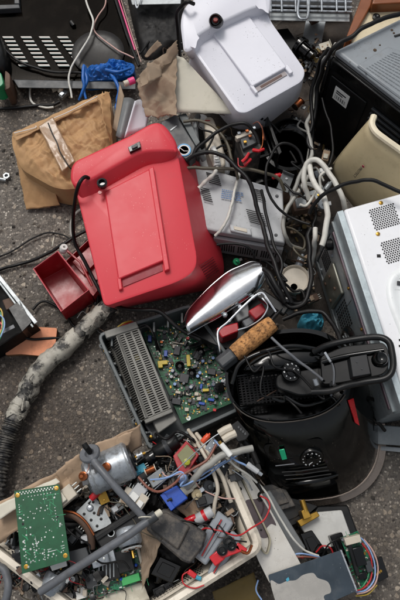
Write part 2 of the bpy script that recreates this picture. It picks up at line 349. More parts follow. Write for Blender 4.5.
# red
red = thing('bread_maker', 'big red plastic bread maker lying face down with its ribbed back upward', 'bread maker', at(150, 215, 0), None)
Fr = [(73, 180, .235, 6), (164, 134, .235, 8), (178, 152, .234, 12), (199, 266, .225, 15), (184, 280, .225, 17), (104, 307, .222, 7)]
Br = [(84, 190, .05, 6), (186, 134, .09, 8), (207, 172, .09, 12), (225, 270, .04, 10), (220, 287, .04, 10), (114, 310, .03, 6)]
RR = [(70, 180, .255), (72, 163, .26), (87, 156, .262, 4), (130, 136, .264, 4), (154, 122, .268, 10), (165, 125, .266, 10), (177, 143, .25, 8), (178, 154, .243, 6), (169, 152, .256, 9), (142, 153, .262, 10), (90, 182, .262), (75, 188, .255, 5)]
RL = [(76, 184, .14), (80, 166, .14), (95, 160, .14, 4), (132, 142, .14, 4), (152, 134, .14, 10), (165, 134, .14, 10), (175, 146, .15, 10), (179, 160, .22, 6), (166, 163, .233, 9), (148, 164, .234, 12), (96, 193, .234), (79, 200, .232, 5)]
qr = breadmaker(red, M['red'], Fr, Br, RR, RL, [(105, 193, .234), (151, 170, .234), (167, 272, .226), (120, 291, .225)], .235, .266, mat('dark_red_slot', '#8c2430', .6, dirt=.5, dcol='#d0a098'))  # slot is a darker red than the body
# side vents of the red machine
sv = MB()
for k in range(7):
    a = at(200 + k * 1.2, 266 + k * 2.1, .205 - k * .012); bq = at(213 + k * 1.0, 257 + k * 2.1, .135 - k * .009)
    sv.tube([a, bq], .0012, 5)
obj('side_vent', sv, mat('dark_red_groove', '#6c1820', .6), red)
hs_ = MB(); sq = Quad((128, 148, .271), (140, 142, .271), (141, 148, .271), (130, 153, .271))
sq.box(hs_, 0, 0, 1, 1, -.01, .004); s1 = obj('power_switch', hs_, M['gloss'], red, bevel=.001)
r2 = MB(); sq.box(r2, .25, .3, .75, .8, .004, .0075); obj('rocker', r2, M['dgrey'], s1, bevel=.001)
lg = MB(); c0 = at(102, 183, .262); lg.lathe(c0 - Vector((0, 0, .008)), [(.011, 0), (.011, .010), (.007, .0115), (.006, .004), (.001, .004)], 20); obj('cord_socket', lg, M['gloss'], red, angle=50)
nt_ = MB(); nt_.lathe(at(100, 193, .25), [(.004, 0), (.004, .003)], 12); obj('vent_plug', nt_, M['redbin'], red)

wht = thing('bread_maker', 'white plastic bread maker lying on its front behind the red one', 'bread maker', at(240, 60, 0), None)
Fw = [(190, 46, .26, 6), (266, 8, .26, 6), (272, 22, .258, 4), (306, 70, .25, 6), (303, 81, .25, 6), (246, 113, .245, 5), (237, 112, .245, 4)]
Bw = [(184, 72, .06, 6), (262, 40, .06, 4), (280, 50, .06, 4), (302, 92, .12, 7), (295, 103, .12, 7), (262, 129, .115, 8), (232, 130, .115, 12)]
RW = [(180, 22, .285), (185, 5, .29), (205, -6, .29), (262, -26, .29, 8), (272, -10, .285, 6), (270, 14, .275, 4), (262, 7, .28, 10), (250, 10, .285, 8), (206, 31, .283, 12), (195, 39, .28, 10), (193, 50, .27, 4), (184, 53, .268, 5)]
RWL = [(186, 40, .15), (192, 20, .15), (208, 6, .15), (258, -10, .15, 8), (266, 0, .15, 6), (271, 22, .2, 4), (266, 16, .256, 10), (252, 18, .258, 8), (212, 38, .258, 12), (202, 45, .257, 10), (197, 56, .254, 4), (189, 60, .2, 5)]
qw = breadmaker(wht, M['white'], Fw, Bw, RW, RWL, [(212, 35, .259), (248, 17, .259), (291, 75, .252), (256, 95, .25)], .26, .292, mat('grey_slot', '#9c9494', .6, dirt=.7, dcol='#4a3c34'))  # slot is greyer than the body, with brown blotches
k = MB(); c0 = at(216, 21, .296); k.lathe(c0, [(.015, -.012), (.015, .008), (.012, .011), (.009, .006), (.001, .005)], 20, (Vector((-.2, -.5, .8)))); kn = obj('cord_socket', k, M['gloss'], wht, angle=50)
k = MB(); k.lathe(c0 + Vector((-.001, -.003, .005)), [(.006, 0), (.005, .004)], 14); obj('socket_pin', k, mat('brick_red', '#7c2820', .5), kn)
k = MB(); qw.box(k, .2, .93, .8, .96, .0014, .0022); obj('maker_plate', k, mat('brown_print', '#5a4038', .6, dirt=.8, dcol='#b8a8a0'), wht)
k = MB()
for i in range(7): k.tube([at(226 - i * 1.0, 104 + i * 1.7, .2 - i * .01), at(232 - i * .6, 103 + i * 2.2, .2 - i * .01)], .0012, 5)
obj('side_vent', k, mat('brown_groove', '#6a5a4c', .7), wht)
k = MB()
for i, (a, bb) in enumerate([((196, 42), (206, 35)), ((211, 31), (226, 24)), ((235, 19), (244, 15))]): k.tube([at(a[0], a[1], .262), at(bb[0], bb[1], .262)], .0011, 5)
obj('grime_line', k, M['rust'], wht)

# ------------------------------------------------------------ white oven / microwave at the right
mw = thing('microwave_oven', 'white microwave oven shell standing on end at the right edge', 'microwave', at(400, 340, 0))
ZT = .29
T = [at(338, 212, ZT), at(560, 150, ZT), at(640, 360, ZT), at(402, 408, ZT)]
def drop(p, z): return Vector((p.x, p.y, z))
b = MB(); t2 = [p + Vector((.012, 0, -.006)) for p in T]
b.loft([[drop(p, .02) for p in T], [p - Vector((0, 0, .03)) for p in T]]); 
# steel back panel = the left side; body split so the frame shows
obj('chassis', b, M['dsteel'], mw, bevel=.002)
qt = Quad(*T)
b = MB(); qt.box(b, .024, -.003, 1, 1.01, -.06, .004); obj('housing', b, M['whitemetal'], mw, bevel=.006, seg=3)
b = MB(); qt.box(b, -.004, -.002, .023, 1.008, -.055, .0015); obj('edge_strip', b, mat('zinc_strip', '#a9b4b8', .4, metal=.5, dirt=.35, dcol='#6a7074', speck=.4, scale=40), mw, bevel=.001)
# back panel face quad, u along top edge (from far to near), v down
qs = Quad(T[0] - Vector((0, 0, .045)), T[3] - Vector((0, 0, .045)), drop(T[3], .02), drop(T[0], .02))
qs.n = Vector((-1, -.35, 0)).normalized(); e = (T[3] - T[0]).normalized(); qs.n = Vector((e.y, -e.x, 0)).normalized()
if qs.n.x > 0: qs.n = -qs.n
b = MB(); qs.box(b, .0, -.01, 1, .14, 0, .006); qs.box(b, 0, .9, 1, 1, 0, .006); qs.box(b, 0, 0, .025, 1, 0, .006); obj('back_frame', b, M['dsteel'], mw, bevel=.0015)
b = MB(); qs.box(b, .03, .16, .40, .86, .0005, .004); obj('back_panel', b, M['steel'], mw, bevel=.002)
b = MB(); qs.box(b, .16, .30, .34, .82, .004, .012); ep = obj('embossed_panel', b, mat('khaki_steel', '#7c7c72', .4, metal=.6, dirt=.4, dcol='#4a463c'), mw, bevel=.006, seg=4)
b = MB()
for u, v in ((.20, .5), (.28, .45), (.30, .72), (.2, .72)): b.cyl(qs.p(u, v, .012), qs.p(u, v, .015), .004, 10)
obj('screw', b, M['rust'], ep)
b = MB()
for i in range(8):
    for j in range(5): qs.box(b, .045 + .012 * i, .42 + j * .06, .045 + .012 * i + .007, .46 + j * .06, .0045, .0052)
obj('vent_holes', b, M['hole'], mw); b = MB()
for i in range(9):
    for j in range(6): qs.box(b, .36 + .016 * i, .35 + j * .075, .36 + .016 * i + .009, .40 + j * .075, .0045, .0052)
obj('vent_holes', b, M['hole'], mw)
b = MB(); qs.box(b, .405, .16, .62, .88, .0005, .0044); obj('back_panel', b, M['dsteel'], mw, bevel=.002)
b = MB(); c0 = qs.p(.62, .62, .004); b.lathe(c0, [(.06, 0), (.056, .008), (.05, .010), (.046, .006), (.02, .004), (.018, .01), (.001, .012)], 32, qs.n); fn = obj('fan_cover', b, M['satin'], mw, angle=50)
b = MB()
for i in range(12):
    a = i / 12 * 6.283; x = e; y = Vector((0, 0, 1)); b.tube([c0 + qs.n * .008 + (x * math.cos(a) + y * math.sin(a)) * .022, c0 + qs.n * .008 + (x * math.cos(a + .3) + y * math.sin(a + .3)) * .045], .0018, 5)
obj('fan_blade', b, M['steel'], fn)
b = MB(); b.lathe(qs.p(.075, .22, .004), [(.013, 0), (.012, .012), (.008, .016), (.001, .016)], 16, qs.n); obj('rubber_foot', b, M['black'], mw, angle=50)
for u, v in ((.12, .32), (.09, .85)):
    b = MB(); b.cyl(qs.p(u, v, .004), qs.p(u, v, .007), .004, 10); obj('screw', b, M['motor'], mw)
b = MB(); qs.box(b, .05, .03, .98, .075, .006, .0075); obj('trim_line', b, mat('mauve_steel', '#6c5c64', .35, metal=.5), mw)
for u, v in ((.35, .1), (.57, .1), (.82, .04)):
    b = MB(); b.cyl(qs.p(u, v, .006), qs.p(u, v, .009), .0035, 10); obj('screw', b, M['gold'] if u < .6 else M['motor'], mw)
# perforated groups on the white face
for (cx, cy, w, h) in ((384, 217, 13, 9), (396, 250, 12, 11)):
    b = MB()
    dx, dy = (T[1] - T[0]).normalized(), (T[3] - T[0]).normalized(); c0 = at(cx, cy, ZT + .0046)
    for i in range(-5, 6):
        for j in range(-5, 6):
            p = c0 + dx * (i * .0050 + (j % 2) * .0025) + dy * j * .0044
            b.add([p + Vector((math.cos(a * 1.047), math.sin(a * 1.047), 0)) * .0019 for a in range(6)], [[0, 1, 2, 3, 4, 5]])
    obj('vent_holes', b, M['hole'], mw, smooth=False)
for cx, cy in ((381, 203), (378, 234)):
    b = MB(); c0 = at(cx, cy, ZT + .004); b.lathe(c0, [(.0045, 0), (.004, .002), (.001, .0026)], 12); obj('screw', b, M['gold'], mw)
b = MB(); c0 = at(379, 256, ZT + .0045)
b.box(c0 - Vector((.004, .003, 0)), (.0075, 0, 0), (0, .0065, 0), (0, 0, .0004)); obj('square_hole', b, M['hole'], mw)
b = MB(); R1 = ring([(386, 300), (386, 278), (400, 266), (440, 262), (480, 300), (440, 372), (406, 350)], ZT + .004, 16, 6); b.loft([R1, inset(R1, .004, .004), inset(R1, .014, .004), inset(R1, .018, .0008), inset(R1, .03, .0008)], False, True)
obj('pressed_recess', b, mat('pale_grey_enamel', '#dcdfe0', .4, dirt=.15, speck=.4, var=.03), mw, angle=50)
b = MB(); b.box(at(397, 285, ZT + .006), (.012, -.002, 0), (.001, .008, 0), (0, 0, .002)); obj('small_emblem', b, M['ink'], mw)
b = MB()
for x, y in ((399, 341), (399, 347), (402, 354)): b.box(at(x, y, ZT + .0045), (.003, 0, 0), (0, .004, 0), (0, 0, .0004))
obj('mark', b, M['hole'], mw)

# ------------------------------------------------------------ black tower with grey lid
tw = thing('computer_case', 'large black computer case with a dirty grey steel lid, upper right', 'computer', at(380, 100, 0))
ZC = .33
C4 = [at(333, 52, ZC), at(400, 18, ZC), at(520, 40, ZC), at(434, 131, ZC)]
b = MB(); b.loft([[drop(p, .0) for p in C4], [p - Vector((0, 0, .012)) for p in C4]]); obj('chassis', b, M['black'], tw, bevel=.004)
qc = Quad(*C4)
b = MB(); b.loft([inset(C4, .004, -.012), inset(C4, .004, 0), inset(C4, .008, .004)]); obj('lid', b, M['towertop'], tw, bevel=.004, seg=3)
b = MB(); L2 = [at(357, 66, ZC + .005), at(388, 47, ZC + .005), at(470, 75, ZC + .005), at(410, 106, ZC + .005)]
b.loft([L2, inset(L2, .004, .003)], False, True); obj('lid_hatch', b, M['towertop'], tw, bevel=.001)
q2 = Quad(*L2); b = MB()
for i in range(11):
    x = .12
    while x < .75:
        w = random.uniform(.02, .07); q2.box(b, .08 + i * .075, x, .08 + i * .075 + .022, min(.78, x + w), .0032, .0036); x += w + .012
obj('printed_text', b, mat('faded_grey_print', '#5f656a', .5), tw, smooth=False)
b = MB(); b.box(at(366, 74, ZC + .005), (.007, .004, 0), (-.003, .007, 0), (0, 0, .0006)); obj('small_emblem', b, M['ink'], tw)
b = MB(); b.box(at(395, 37, ZC + .005), (.02, .007, 0), (-.002, .003, 0), (0, 0, .002)); obj('latch_slot', b, M['hole'], tw)
b = MB()
for i, (x, y, s_) in enumerate(((375, 50, 4), (392, 30, 3), (380, 45, 2), (389, 60, 2), (366, 58, 1.5), (350, 62, 1.2), (395, 72, 1.3), (384, 82, 1.5), (394, 33, 2.5))):
    b.lathe(at(x, y, ZC + .0045), [(px2m(s_ * .55, ZC), 0), (px2m(s_ * .3, ZC), .0012)], 7)
tag(obj('mud_spot', b, mat('dried_mud', '#4c3c2c', .9, dirt=.4), tw), 'dried brown mud spots')
# left face
eL = (C4[3] - C4[0]).normalized(); nL = Vector((eL.y, -eL.x, 0)).normalized()
if nL.x > 0: nL = -nL
ql = Quad(C4[0] - Vector((0, 0, .012)), C4[3] - Vector((0, 0, .012)), drop(C4[3], 0), drop(C4[0], 0)); ql.n = nL
b = MB(); ql.box(b, -.01, -.002, .02, 1, -.002, .008); ql.box(b, .02, .0, 1, .09, 0, .007); obj('side_rim', b, M['satin'], tw, bevel=.002)
b = MB(); ql.box(b, .05, .16, .42, .95, 0, .004); obj('side_panel', b, M['black'], tw, bevel=.003)
b = MB(); ql.box(b, .12, .22, .27, .36, .004, .005); st = obj('sticker', b, M['label'], tw)
b = MB()
for i in range(16): 
    if i % 3 != 1: ql.box(b, .14 + i * .007, .30, .14 + i * .007 + random.choice((.002, .004)), .34, .005, .0054)
ql.box(b, .14, .25, .24, .262, .005, .0054); ql.box(b, .14, .272, .21, .282, .005, .0054); obj('barcode', b, M['ink'], st, smooth=False)
b = MB()
for i in range(12): ql.box(b, .48, .16 + i * .055, .80, .18 + i * .055, 0, .006)
obj('side_louvre', b, M['dgrey'], tw, bevel=.001)

# beige plate with lettering, leaning against the case
bp_ = thing('beige_panel', 'curved beige plastic panel with small lettering leaning on the black case', 'panel', at(365, 200, .1))
top_ = [(374, 116, .33), (372, 124, .33), (376, 132, .33), (386, 140, .33), (400, 150, .33), (440, 180, .33)]
bot_ = [(334, 164, .12), (334, 174, .12), (341, 188, .12), (356, 208, .12), (376, 224, .12), (420, 258, .12)]
TP = catmull([A(p) for p in top_], 6); BP = catmull([A(p) for p in bot_], 6); n_ = len(TP) - 1
b = MB(); b.grid(lambda u, v: TP[round(u * n_)].lerp(BP[round(u * n_)], v) + Vector((-.02, -.02, 0)) * math.sin(v * 3.14) * .5, n_, 8)
pl = obj('panel_face', b, M['khaki'], bp_, solid=.004, angle=60)
b = MB(); b.tube(TP, .007, 8); obj('rolled_edge', b, M['creamedge'], bp_)
b = MB(); b.tube([TP[0].lerp(BP[0], i / 10) + Vector((-.02, -.02, 0)) * math.sin(i / 10 * 3.14) * .5 for i in range(11)], .003, 6); obj('rolled_edge', b, M['khaki'], bp_)
def bpp(u, v, h=0):
    i = u * n_; a = int(i); f = i - a; return TP[a].lerp(TP[min(n_, a + 1)], f).lerp(BP[a].lerp(BP[min(n_, a + 1)], f), v) + Vector((-.02, -.02, 0)) * math.sin(v * 3.14) * .5
def fnd(x, y):
    best = None
    for i in range(60):
        for j in range(60):
            p = bpp(i / 60, j / 60); d_ = (p - Vector((0, 0, CH))).normalized() - (at(x, y, 0) - Vector((0, 0, CH))).normalized()
            if best is None or d_.length < best[0]: best = (d_.length, p)
    return best[1]
P0 = fnd(364, 167); P1 = fnd(354, 178); ux = (P1 - P0).normalized(); vv = (fnd(372, 185) - fnd(358, 170)).normalized()
nn = ux.cross(vv).normalized()
if nn.z < 0: nn = -nn
upv = nn.cross(ux).normalized()
text('PROTECT', P0 + nn * .0065 - upv * .004, ux, upv, .0092, M['ink'], bp_)
b = MB(); b.lathe(P0 + nn * .006 - ux * .006, [(.0035, 0), (.003, .001)], 10, nn); obj('red_mark', b, mat('faded_red_print', '#8c3440', .5), bp_)

# ------------------------------------------------------------ pale vented box
vb = thing('electronics_box', 'pale grey vented electronics box under the cables beside the red bread maker', 'electronics', at(240, 220, 0))
V4 = [at(190, 163, .15), at(283, 190, .15), at(285, 243, .135), at(214, 231, .135), at(170, 220, .14)]
b = MB(); b.loft([[drop(p, .115) for p in V4], [p - Vector((0, 0, .003)) for p in V4], inset(V4, .003, 0)]); obj('cover', b, M['ltgrey'], vb, bevel=.002)
W4 = [at(190, 166, .115), at(279, 192, .115), at(281, 245, .112), at(216, 234, .112), at(172, 222, .115)]
b = MB(); b.loft([[drop(p, .02) for p in W4], W4]); obj('base_shell', b, M['grey'], vb, bevel=.002)
ev = (V4[2] - V4[3]).normalized(); qf = Quad(drop(V4[3], .13), drop(V4[2], .13), drop(V4[2], .02), drop(V4[3], .02)); nf = Vector((ev.y, -ev.x, 0)).normalized()
qf.n = nf if nf.y < 0 else -nf
b = MB(); qf.box(b, 0, .22, 1, .97, -.004, .005); fp = obj('front_panel', b, M['ltgrey'], vb, bevel=.002)
b = MB()
for i in range(26):
    if i not in (8, 18): qf.box(b, .06 + i * .034, .45, .06 + i * .034 + .017, .80, .005, .0058)
obj('vent_slots', b, M['hole'], fp)
b = MB()
def vslots(cx, cy, n, w, ang=.25, z=.1515):
    c0 = at(cx, cy, z)
    for i in range(n):
        o = c0 + Vector((math.sin(ang), -math.cos(ang), 0)) * i * .0052
        d = Vector((math.cos(ang), math.sin(ang), 0)) * w * -1; d.y *= -1
        b.box(o, Vector((w * .96, -w * .28, -.0001)), Vector((0, -.0022, 0)), (0, 0, .0006))
for va in ((206, 172, 6, .03, .25, .1515), (200, 187, 7, .022, .25, .1515), (246, 209, 7, .04, .25, .149), (252, 188, 6, .026, .25, .1515)):
    b = MB(); vslots(*va); obj('vent_slots', b, M['hole'], vb)
b = MB(); c0 = at(222, 189, .1515)
rs = random.Random(4)
for i in range(5):
    x = 0
    while x < .045:
        w = rs.uniform(.002, .007); b.box(c0 + Vector((x * .97 - i * .0006, -x * .2 - i * .0048, 0)), (w * .97, -w * .2, 0), (0, -.0028, 0), (0, 0, .0004)); x += w + .0015
obj('printed_text', b, M['bluink'], vb, smooth=False)
hq = Quad((231, 226, .137), (249, 230, .137), (250, 236, .137), (232, 232, .137)); b = MB(); hq.box(b, -.1, -.1, 1.1, 1.1, 0, .008); ha = obj('latch', b, M['ltgrey'], vb, bevel=.003)
b = MB(); hq.box(b, .12, .2, .85, .8, .008, .010); obj('finger_recess', b, M['offwhite'], ha, bevel=.002)
b = MB(); b.lathe(at(263, 226, .137), [(.006, 0), (.005, .003), (.001, .004)], 12); obj('rubber_foot', b, M['offwhite'], vb)
for x, y in ((276, 235), (277, 196)):
    b = MB(); b.lathe(at(x, y, .149 if y < 210 else .137), [(.004, 0), (.003, .002), (.001, .002)], 10); obj('screw', b, M['dgrey'], vb)

# ------------------------------------------------------------ open grey case with grille and circuit board
dc = thing('open_inverter_case', 'open grey plastic case holding a finned grille and green circuit board', 'electronics case', at(170, 380, 0))
O = [(96, 334), (192, 303), (262, 400), (150, 452)]
o1 = ring(O, .125, 9, 4); o0 = [drop(p, .0) for p in shrink(o1, .97)]
i1 = inset(o1, .0075); i0 = [drop(p, .02) for p in shrink(i1, .97)]
b = MB(); b.loft([o0, o1, i1, i0], True, True); obj('case_tray', b, M['mgrey'], dc, bevel=.0015)
b = MB()   # wall ribs
for k in range(6):
    p = at(112 + k * 14, 336 - k * 4.6, .117); b.box(p - Vector((.002, .022, .08)), (.004, 0, 0), (0, .022, 0), (0, 0, .08))
for k in range(9):
    p = at(104 + k * 5.2, 352 + k * 11.5, .11); b.box(p - Vector((0, .002, .08)), (.014, 0, 0), (0, .004, 0), (0, 0, .08))
obj('wall_ribs', b, M['mgrey'], dc)
for x, y in ((105, 351), (137, 424), (151, 437), (178, 438)):
    b = MB(); b.lathe(at(x, y, .04), [(.0065, 0), (.0065, .05), (.003, .052), (.003, .04), (.0005, .04)], 14); bs = obj('screw_boss', b, M['grey'], dc, angle=50)
    b = MB(); b.lathe(at(x, y, .0 + .088), [(.0035, -.004), (.0034, .004), (.0005, .005)], 10); obj('screw', b, M['gold'], bs)
# grille
gA = Quad((117, 336, .13), (138, 329, .13), (170, 408, .12), (146, 418, .12)); gB = Quad((103, 347, .06), (117, 336, .13), (146, 418, .12), (133, 426, .06))
b = MB()
for q, us in ((gA, (0, .33, .66, 1)), (gB, (0, .5, 1))):
    for k in range(38):
        v = k / 37; q.box(b, 0, v - .0062, 1, v + .0062, -.006, 0)
    for u in us: q.box(b, u - .045, 0, u + .045, 1, -.0045, .0006)
gr_ = obj('grille', b, M['grill'], dc)
for q4 in ((-.5, -.10, 1.06, -.01), (-.1, 1.01, 1.06, 1.06)):
    b = MB(); gA.box(b, *q4, -.03, .001); obj('grille_end', b, M['grill'], gr_, bevel=.002)
b = MB(); gA.box(b, .05, .02, .97, .98, -.05, -.012); obj('heating_core', b, M['satin'], gr_)
for q4 in ((.4, .28, .6, .34), (.3, .7, .5, .76)):
    b = MB(); gA.box(b, *q4, -.012, -.006); obj('yellow_tag', b, M['yellow'], gr_)
b = MB(); b.loft([ring([(148, 414), (168, 403), (178, 420), (158, 434)], .06, 2), ring([(148, 414), (168, 403), (178, 420), (158, 434)], .105, 2)]); obj('terminal_cover', b, M['grill'], dc, bevel=.003)
b = MB(); b.loft([ring([(143, 424), (150, 417), (160, 436), (155, 441)], .03, 2), ring([(143, 424), (150, 417), (160, 436), (155, 441)], .08, 2)]); obj('cover_block', b, M['dgrey'], dc, bevel=.003)

def populate(q, bo, rs, n_ic=14, n_small=160, n_cap=14, free=(0, 0, 1, 1), dense=True):
    "components of a circuit board, each kind as sub-parts of the board"
    u0, v0, u1, v1 = free
    ru = lambda: rs.uniform(u0, u1); rv = lambda: rs.uniform(v0, v1)
    b = MB()
    for k in range(n_small):
        b.cur = rs.choice([0, 0, 0, 0, 1, 2, 3, 3, 4]); q.rbox(b, ru(), rv(), rs.uniform(.0018, .006), rs.uniform(.001, .0035), .0004, rs.uniform(.001, .003), rs.choice((0, 1.57)))
    o = obj('surface_component', b, [M['ink'], M['solder'], M['offwhite'], M['rust'], M['gold']], bo, smooth=False); o['kind'] = 'stuff'
    b = MB()
    for k in range(n_small // 2):
        u, v = ru(), rv(); a = rs.choice((0, 1.57)); q.rbox(b, u, v, rs.uniform(.006, .025), .0008, .0003, .0006, a)
    o = obj('copper_track', b, M['track'], bo, smooth=False); o['kind'] = 'stuff'
    for k in range(n_ic):
        b = MB(); u, v = ru(), rv(); w, l = rs.uniform(.006, .014), rs.uniform(.005, .009); a = rs.choice((0, 1.57)); q.rbox(b, u, v, w, l, .001, .0035, a)
        obj('chip', b, M['ink'], bo)
    for k in range(n_cap):
        b = MB(); u, v = ru(), rv(); r = rs.choice((.003, .0035, .0045)); h = rs.uniform(.007, .013)
        cap(q, u, v, r, h, bo)
def cap(q, u, v, r, h, bo, m='black', t='pgrey'):
    b = MB(); b.lathe(q.p(u, v, 0), [(r, 0), (r, h * .95), (r * .93, h)], 12, q.n); c_ = obj('capacitor', b, M[m], bo, angle=50)
    b = MB(); b.lathe(q.p(u, v, h), [(r * .85, 0), (r * .82, .0004)], 12, q.n); obj('capacitor_top', b, M[t], c_)
# board in the case: u from left to right (up-right), v downwards
qb = Quad((138, 324, .055), (196, 314, .055), (258, 392, .05), (182, 424, .05))
b = MB(); qb.box(b, 0, 0, 1, 1, -.0016, 0); bd = obj('circuit_board', b, M['pcb'], dc)
populate(qb, bd, random.Random(5), 48, 1100, 26, (.04, .03, .98, .97))
def bat(px_, py_):     # pixel -> uv on the case board
    P = at(px_, py_, .058); best = None
    for i in range(41):
        for j in range(41):
            d = (qb.p(i / 40, j / 40) - P).length
            if best is None or d < best[0]: best = (d, i / 40, j / 40)
    return best[1:]
def bbox_(q, px_, py_, w, l, h, ang, m, nm, bev=.0008):
    u, v = bat(px_, py_); b = MB(); q.rbox(b, u, v, w, l, .0, h, ang); return obj(nm, b, M[m], bd, bevel=bev)
for x, y, ang in ((150, 339, .2), (166, 353, .2)): bbox_(qb, x, y, .008, .014, .014, ang, 'blue', 'film_capacitor')
for x, y, w, l in ((163, 364, .022, .009), (188, 362, .008, .026), (206, 389, .014, .006), (161, 366, .01, .008)): bbox_(qb, x, y, w, l, .012, .1, 'yellow', 'transformer_tape' if l > .02 else 'yellow_component')
for x, y in ((180, 366), (192, 374), (218, 389), (201, 352)):
    u, v = bat(x, y); b = MB(); b.lathe(qb.p(u, v, .0), [(.009, 0), (.0105, .004), (.0105, .010), (.006, .012), (.004, .008)], 20, qb.n); to = obj('choke', b, M['gloss'], bd, angle=30)
for x, y in ((172, 371), (172, 377), (196, 366), (200, 372), (202, 361), (195, 368), (212, 358), (197, 376), (204, 381), (192, 388), (214, 385), (222, 382), (226, 382), (168, 382), (174, 384), (210, 362)):
    u, v = bat(x, y); cap(qb, u, v, .0042, .013, bd, 'ink' if random.random() < .6 else 'bluink', random.choice(('pgrey', 'ltgrey', 'wireblue')))
for x, y, ang in ((229, 377, .35), (237, 374, .35), (244, 371, .35), (203, 404, .35), (211, 401, .35), (232, 390, .2)): bbox_(qb, x, y, .014, .006, .008, ang, 'blue', 'resistor_block')
for x, y, w, l, h in ((200, 345, .05, .008, .02), (217, 352, .018, .008, .02), (219, 387, .018, .02, .016), (158, 345, .006, .02, .012), (212, 350, .04, .006, .016)): bbox_(qb, x, y, w, l, h, -.1, 'gloss', 'heat_sink')
for x, y, w, l in ((165, 331, .035, .004), (178, 344, .03, .003), (183, 392, .035, .006)): bbox_(qb, x, y, w, l, .006, .35 if w > .03 else .35, 'offwhite', 'pin_header')
for x, y in ((197, 394), (199, 398), (187, 409), (174, 347)): bbox_(qb, x, y, .009, .008, .008, .2, 'offwhite', 'white_plug')
for x, y, m_ in ((188, 338, 'redpl'), (216, 413, 'redpl'), (160, 358, 'wireyel'), (172, 362, 'rust'), (162, 342, 'copper')): bbox_(qb, x, y, .007, .006, .006, .3, m_, 'coloured_component')
for k in range(9):      # rows of parts
    x, y = 168 + k * 4.2, 398 - k * 1.5; bbox_(qb, x, y, .005, .011, .009, .35, ('satin', 'dgrey', 'blue')[k % 3 if k > 5 else 0], 'row_component')
for k in range(7): bbox_(qb, 176 + k * 4.6, 336 + k * 4.2, .006, .014, .012, .7, 'satin', 'transistor')
for x, y, w, l in ((184, 378, .02, .02), (212, 372, .018, .014), (198, 356, .016, .016), (178, 352, .014, .02), (225, 366, .02, .016), (176, 402, .02, .014)): bbox_(qb, x, y, w, l, .011, .35, 'ink', 'processor')
u, v = bat(189, 417); b = MB(); b.lathe(qb.p(u, v, 0), [(.005, 0), (.005, .001), (.0022, .001), (.0022, 0)], 14, qb.n); obj('mounting_ring', b, M['solder'], bd)
def bundle(parent, name, paths, r=.0012):
    for pts, m_ in paths:
        b = MB(); b.tube(catmull([A(p) for p in pts], 6), r, 6); obj(name, b, M[m_], parent)
bundle(dc, 'wire', [([(133, 338, .1), (137, 328, .12), (146, 325, .12), (153, 333, .12), (157, 350, .09)], 'cable'), ([(134, 340, .1), (139, 330, .12), (148, 327, .12), (154, 336, .12), (160, 352, .08)], 'cable'),
    ([(118, 327, .10), (124, 323, .11), (131, 321, .1)], 'wireyel'), ([(117, 330, .10), (124, 325, .11), (133, 322, .1)], 'wirered'), ([(120, 331, .10), (126, 326, .11), (134, 325, .1)], 'wireblue')], .0022)
# ------------------------------------------------------------ more helpers: cables, sheets, lumps
def cable(name, label, pts, r, m, cat='cable', group=None, parent=None, sub=8, wob=.0):
    P = catmull([A(p) for p in pts], sub)
    rs = random.Random(len(label) + int(pts[0][0]))
    P = [p + Vector((noise.noise(p * 22), noise.noise(p * 22 + Vector((7, 0, 0))), .4 * noise.noise(p * 22 + Vector((0, 7, 0))))) * min(.0045, r * 1.1) + Vector((noise.noise(p * 70), noise.noise(p * 70 + Vector((7, 0, 0))), 0)) * r * .22 for p in P]
    if wob: P = [p + Vector((rs.uniform(-1, 1), rs.uniform(-1, 1), rs.uniform(-.3, .3))) * wob for p in P]
    b = MB(); b.tube(P, r, 8); o = obj(name, b, M[m] if isinstance(m, str) else m, parent, angle=60)
    return tag(o, label, cat, group) if parent is None else o
def nz3(p, s, seed=0): return noise.noise(Vector((p.x * s + seed, p.y * s - seed, p.z * s + seed * .7)))
_cr = random.Random(99); _cd = [(math.cos(a), math.sin(a)) for a in [_cr.uniform(0, 3.14) for _ in range(7)]]
def crease(x, y, s, seed):                # folded paper: triangle waves along a few directions, broken up by noise
    h = 0; wx = noise.noise(Vector((x * s * .5, y * s * .5, seed))) * .8; wy = noise.noise(Vector((x * s * .5, y * s * .5, seed + 7))) * .8
    for i, (a, b_) in enumerate(_cd[:5]):
        t = (x * a + y * b_) * s * (.45 + .23 * i) + seed * 1.7 + i + wx * a + wy * b_; t = abs((t % 1) * 2 - 1)
        h += (t - .5) * max(0, .55 + noise.noise(Vector((x * s * .4, y * s * .4, i * 9 + seed)))) / (1 + .45 * i)
    return h
def crumple(name, m, pts, zs, nu, nv, amp, scale, seed, parent=None, solid=.0012, ragged=0, fold=0):
    "a creased sheet over four pixel corners with heights"
    q = [A((p[0], p[1], z)) for p, z in zip(pts, zs)]
    def fn(u, v):
        uu, vv = u, v
        if ragged:
            e = ragged * noise.noise(Vector((u * 9 + seed, v * 9, 3)))
            if v in (0, 1): vv = v + e * (1 if v == 0 else -1)
            if u in (0, 1): uu = u + e * .7
        p = q[0] * (1 - uu) * (1 - vv) + q[1] * uu * (1 - vv) + q[2] * uu * vv + q[3] * (1 - uu) * vv
        c = noise.noise(Vector((p.x * scale, p.y * scale, seed))); c2 = noise.noise(Vector((p.x * scale * 2.7, p.y * scale * 2.7, seed + 5)))
        p = p + Vector((0, 0, amp * (1.3 * crease(p.x, p.y, scale * 1.1, seed) + 1.0 * crease(p.x + 5, p.y, scale * .5, seed + 3)))) + Vector((c2, c, 0)) * amp * .5
        if fold: p.z += fold * math.sin(u * math.pi)
        return p
    b = MB(); b.grid(fn, nu, nv); return obj(name, b, m, parent, solid=solid, angle=14)
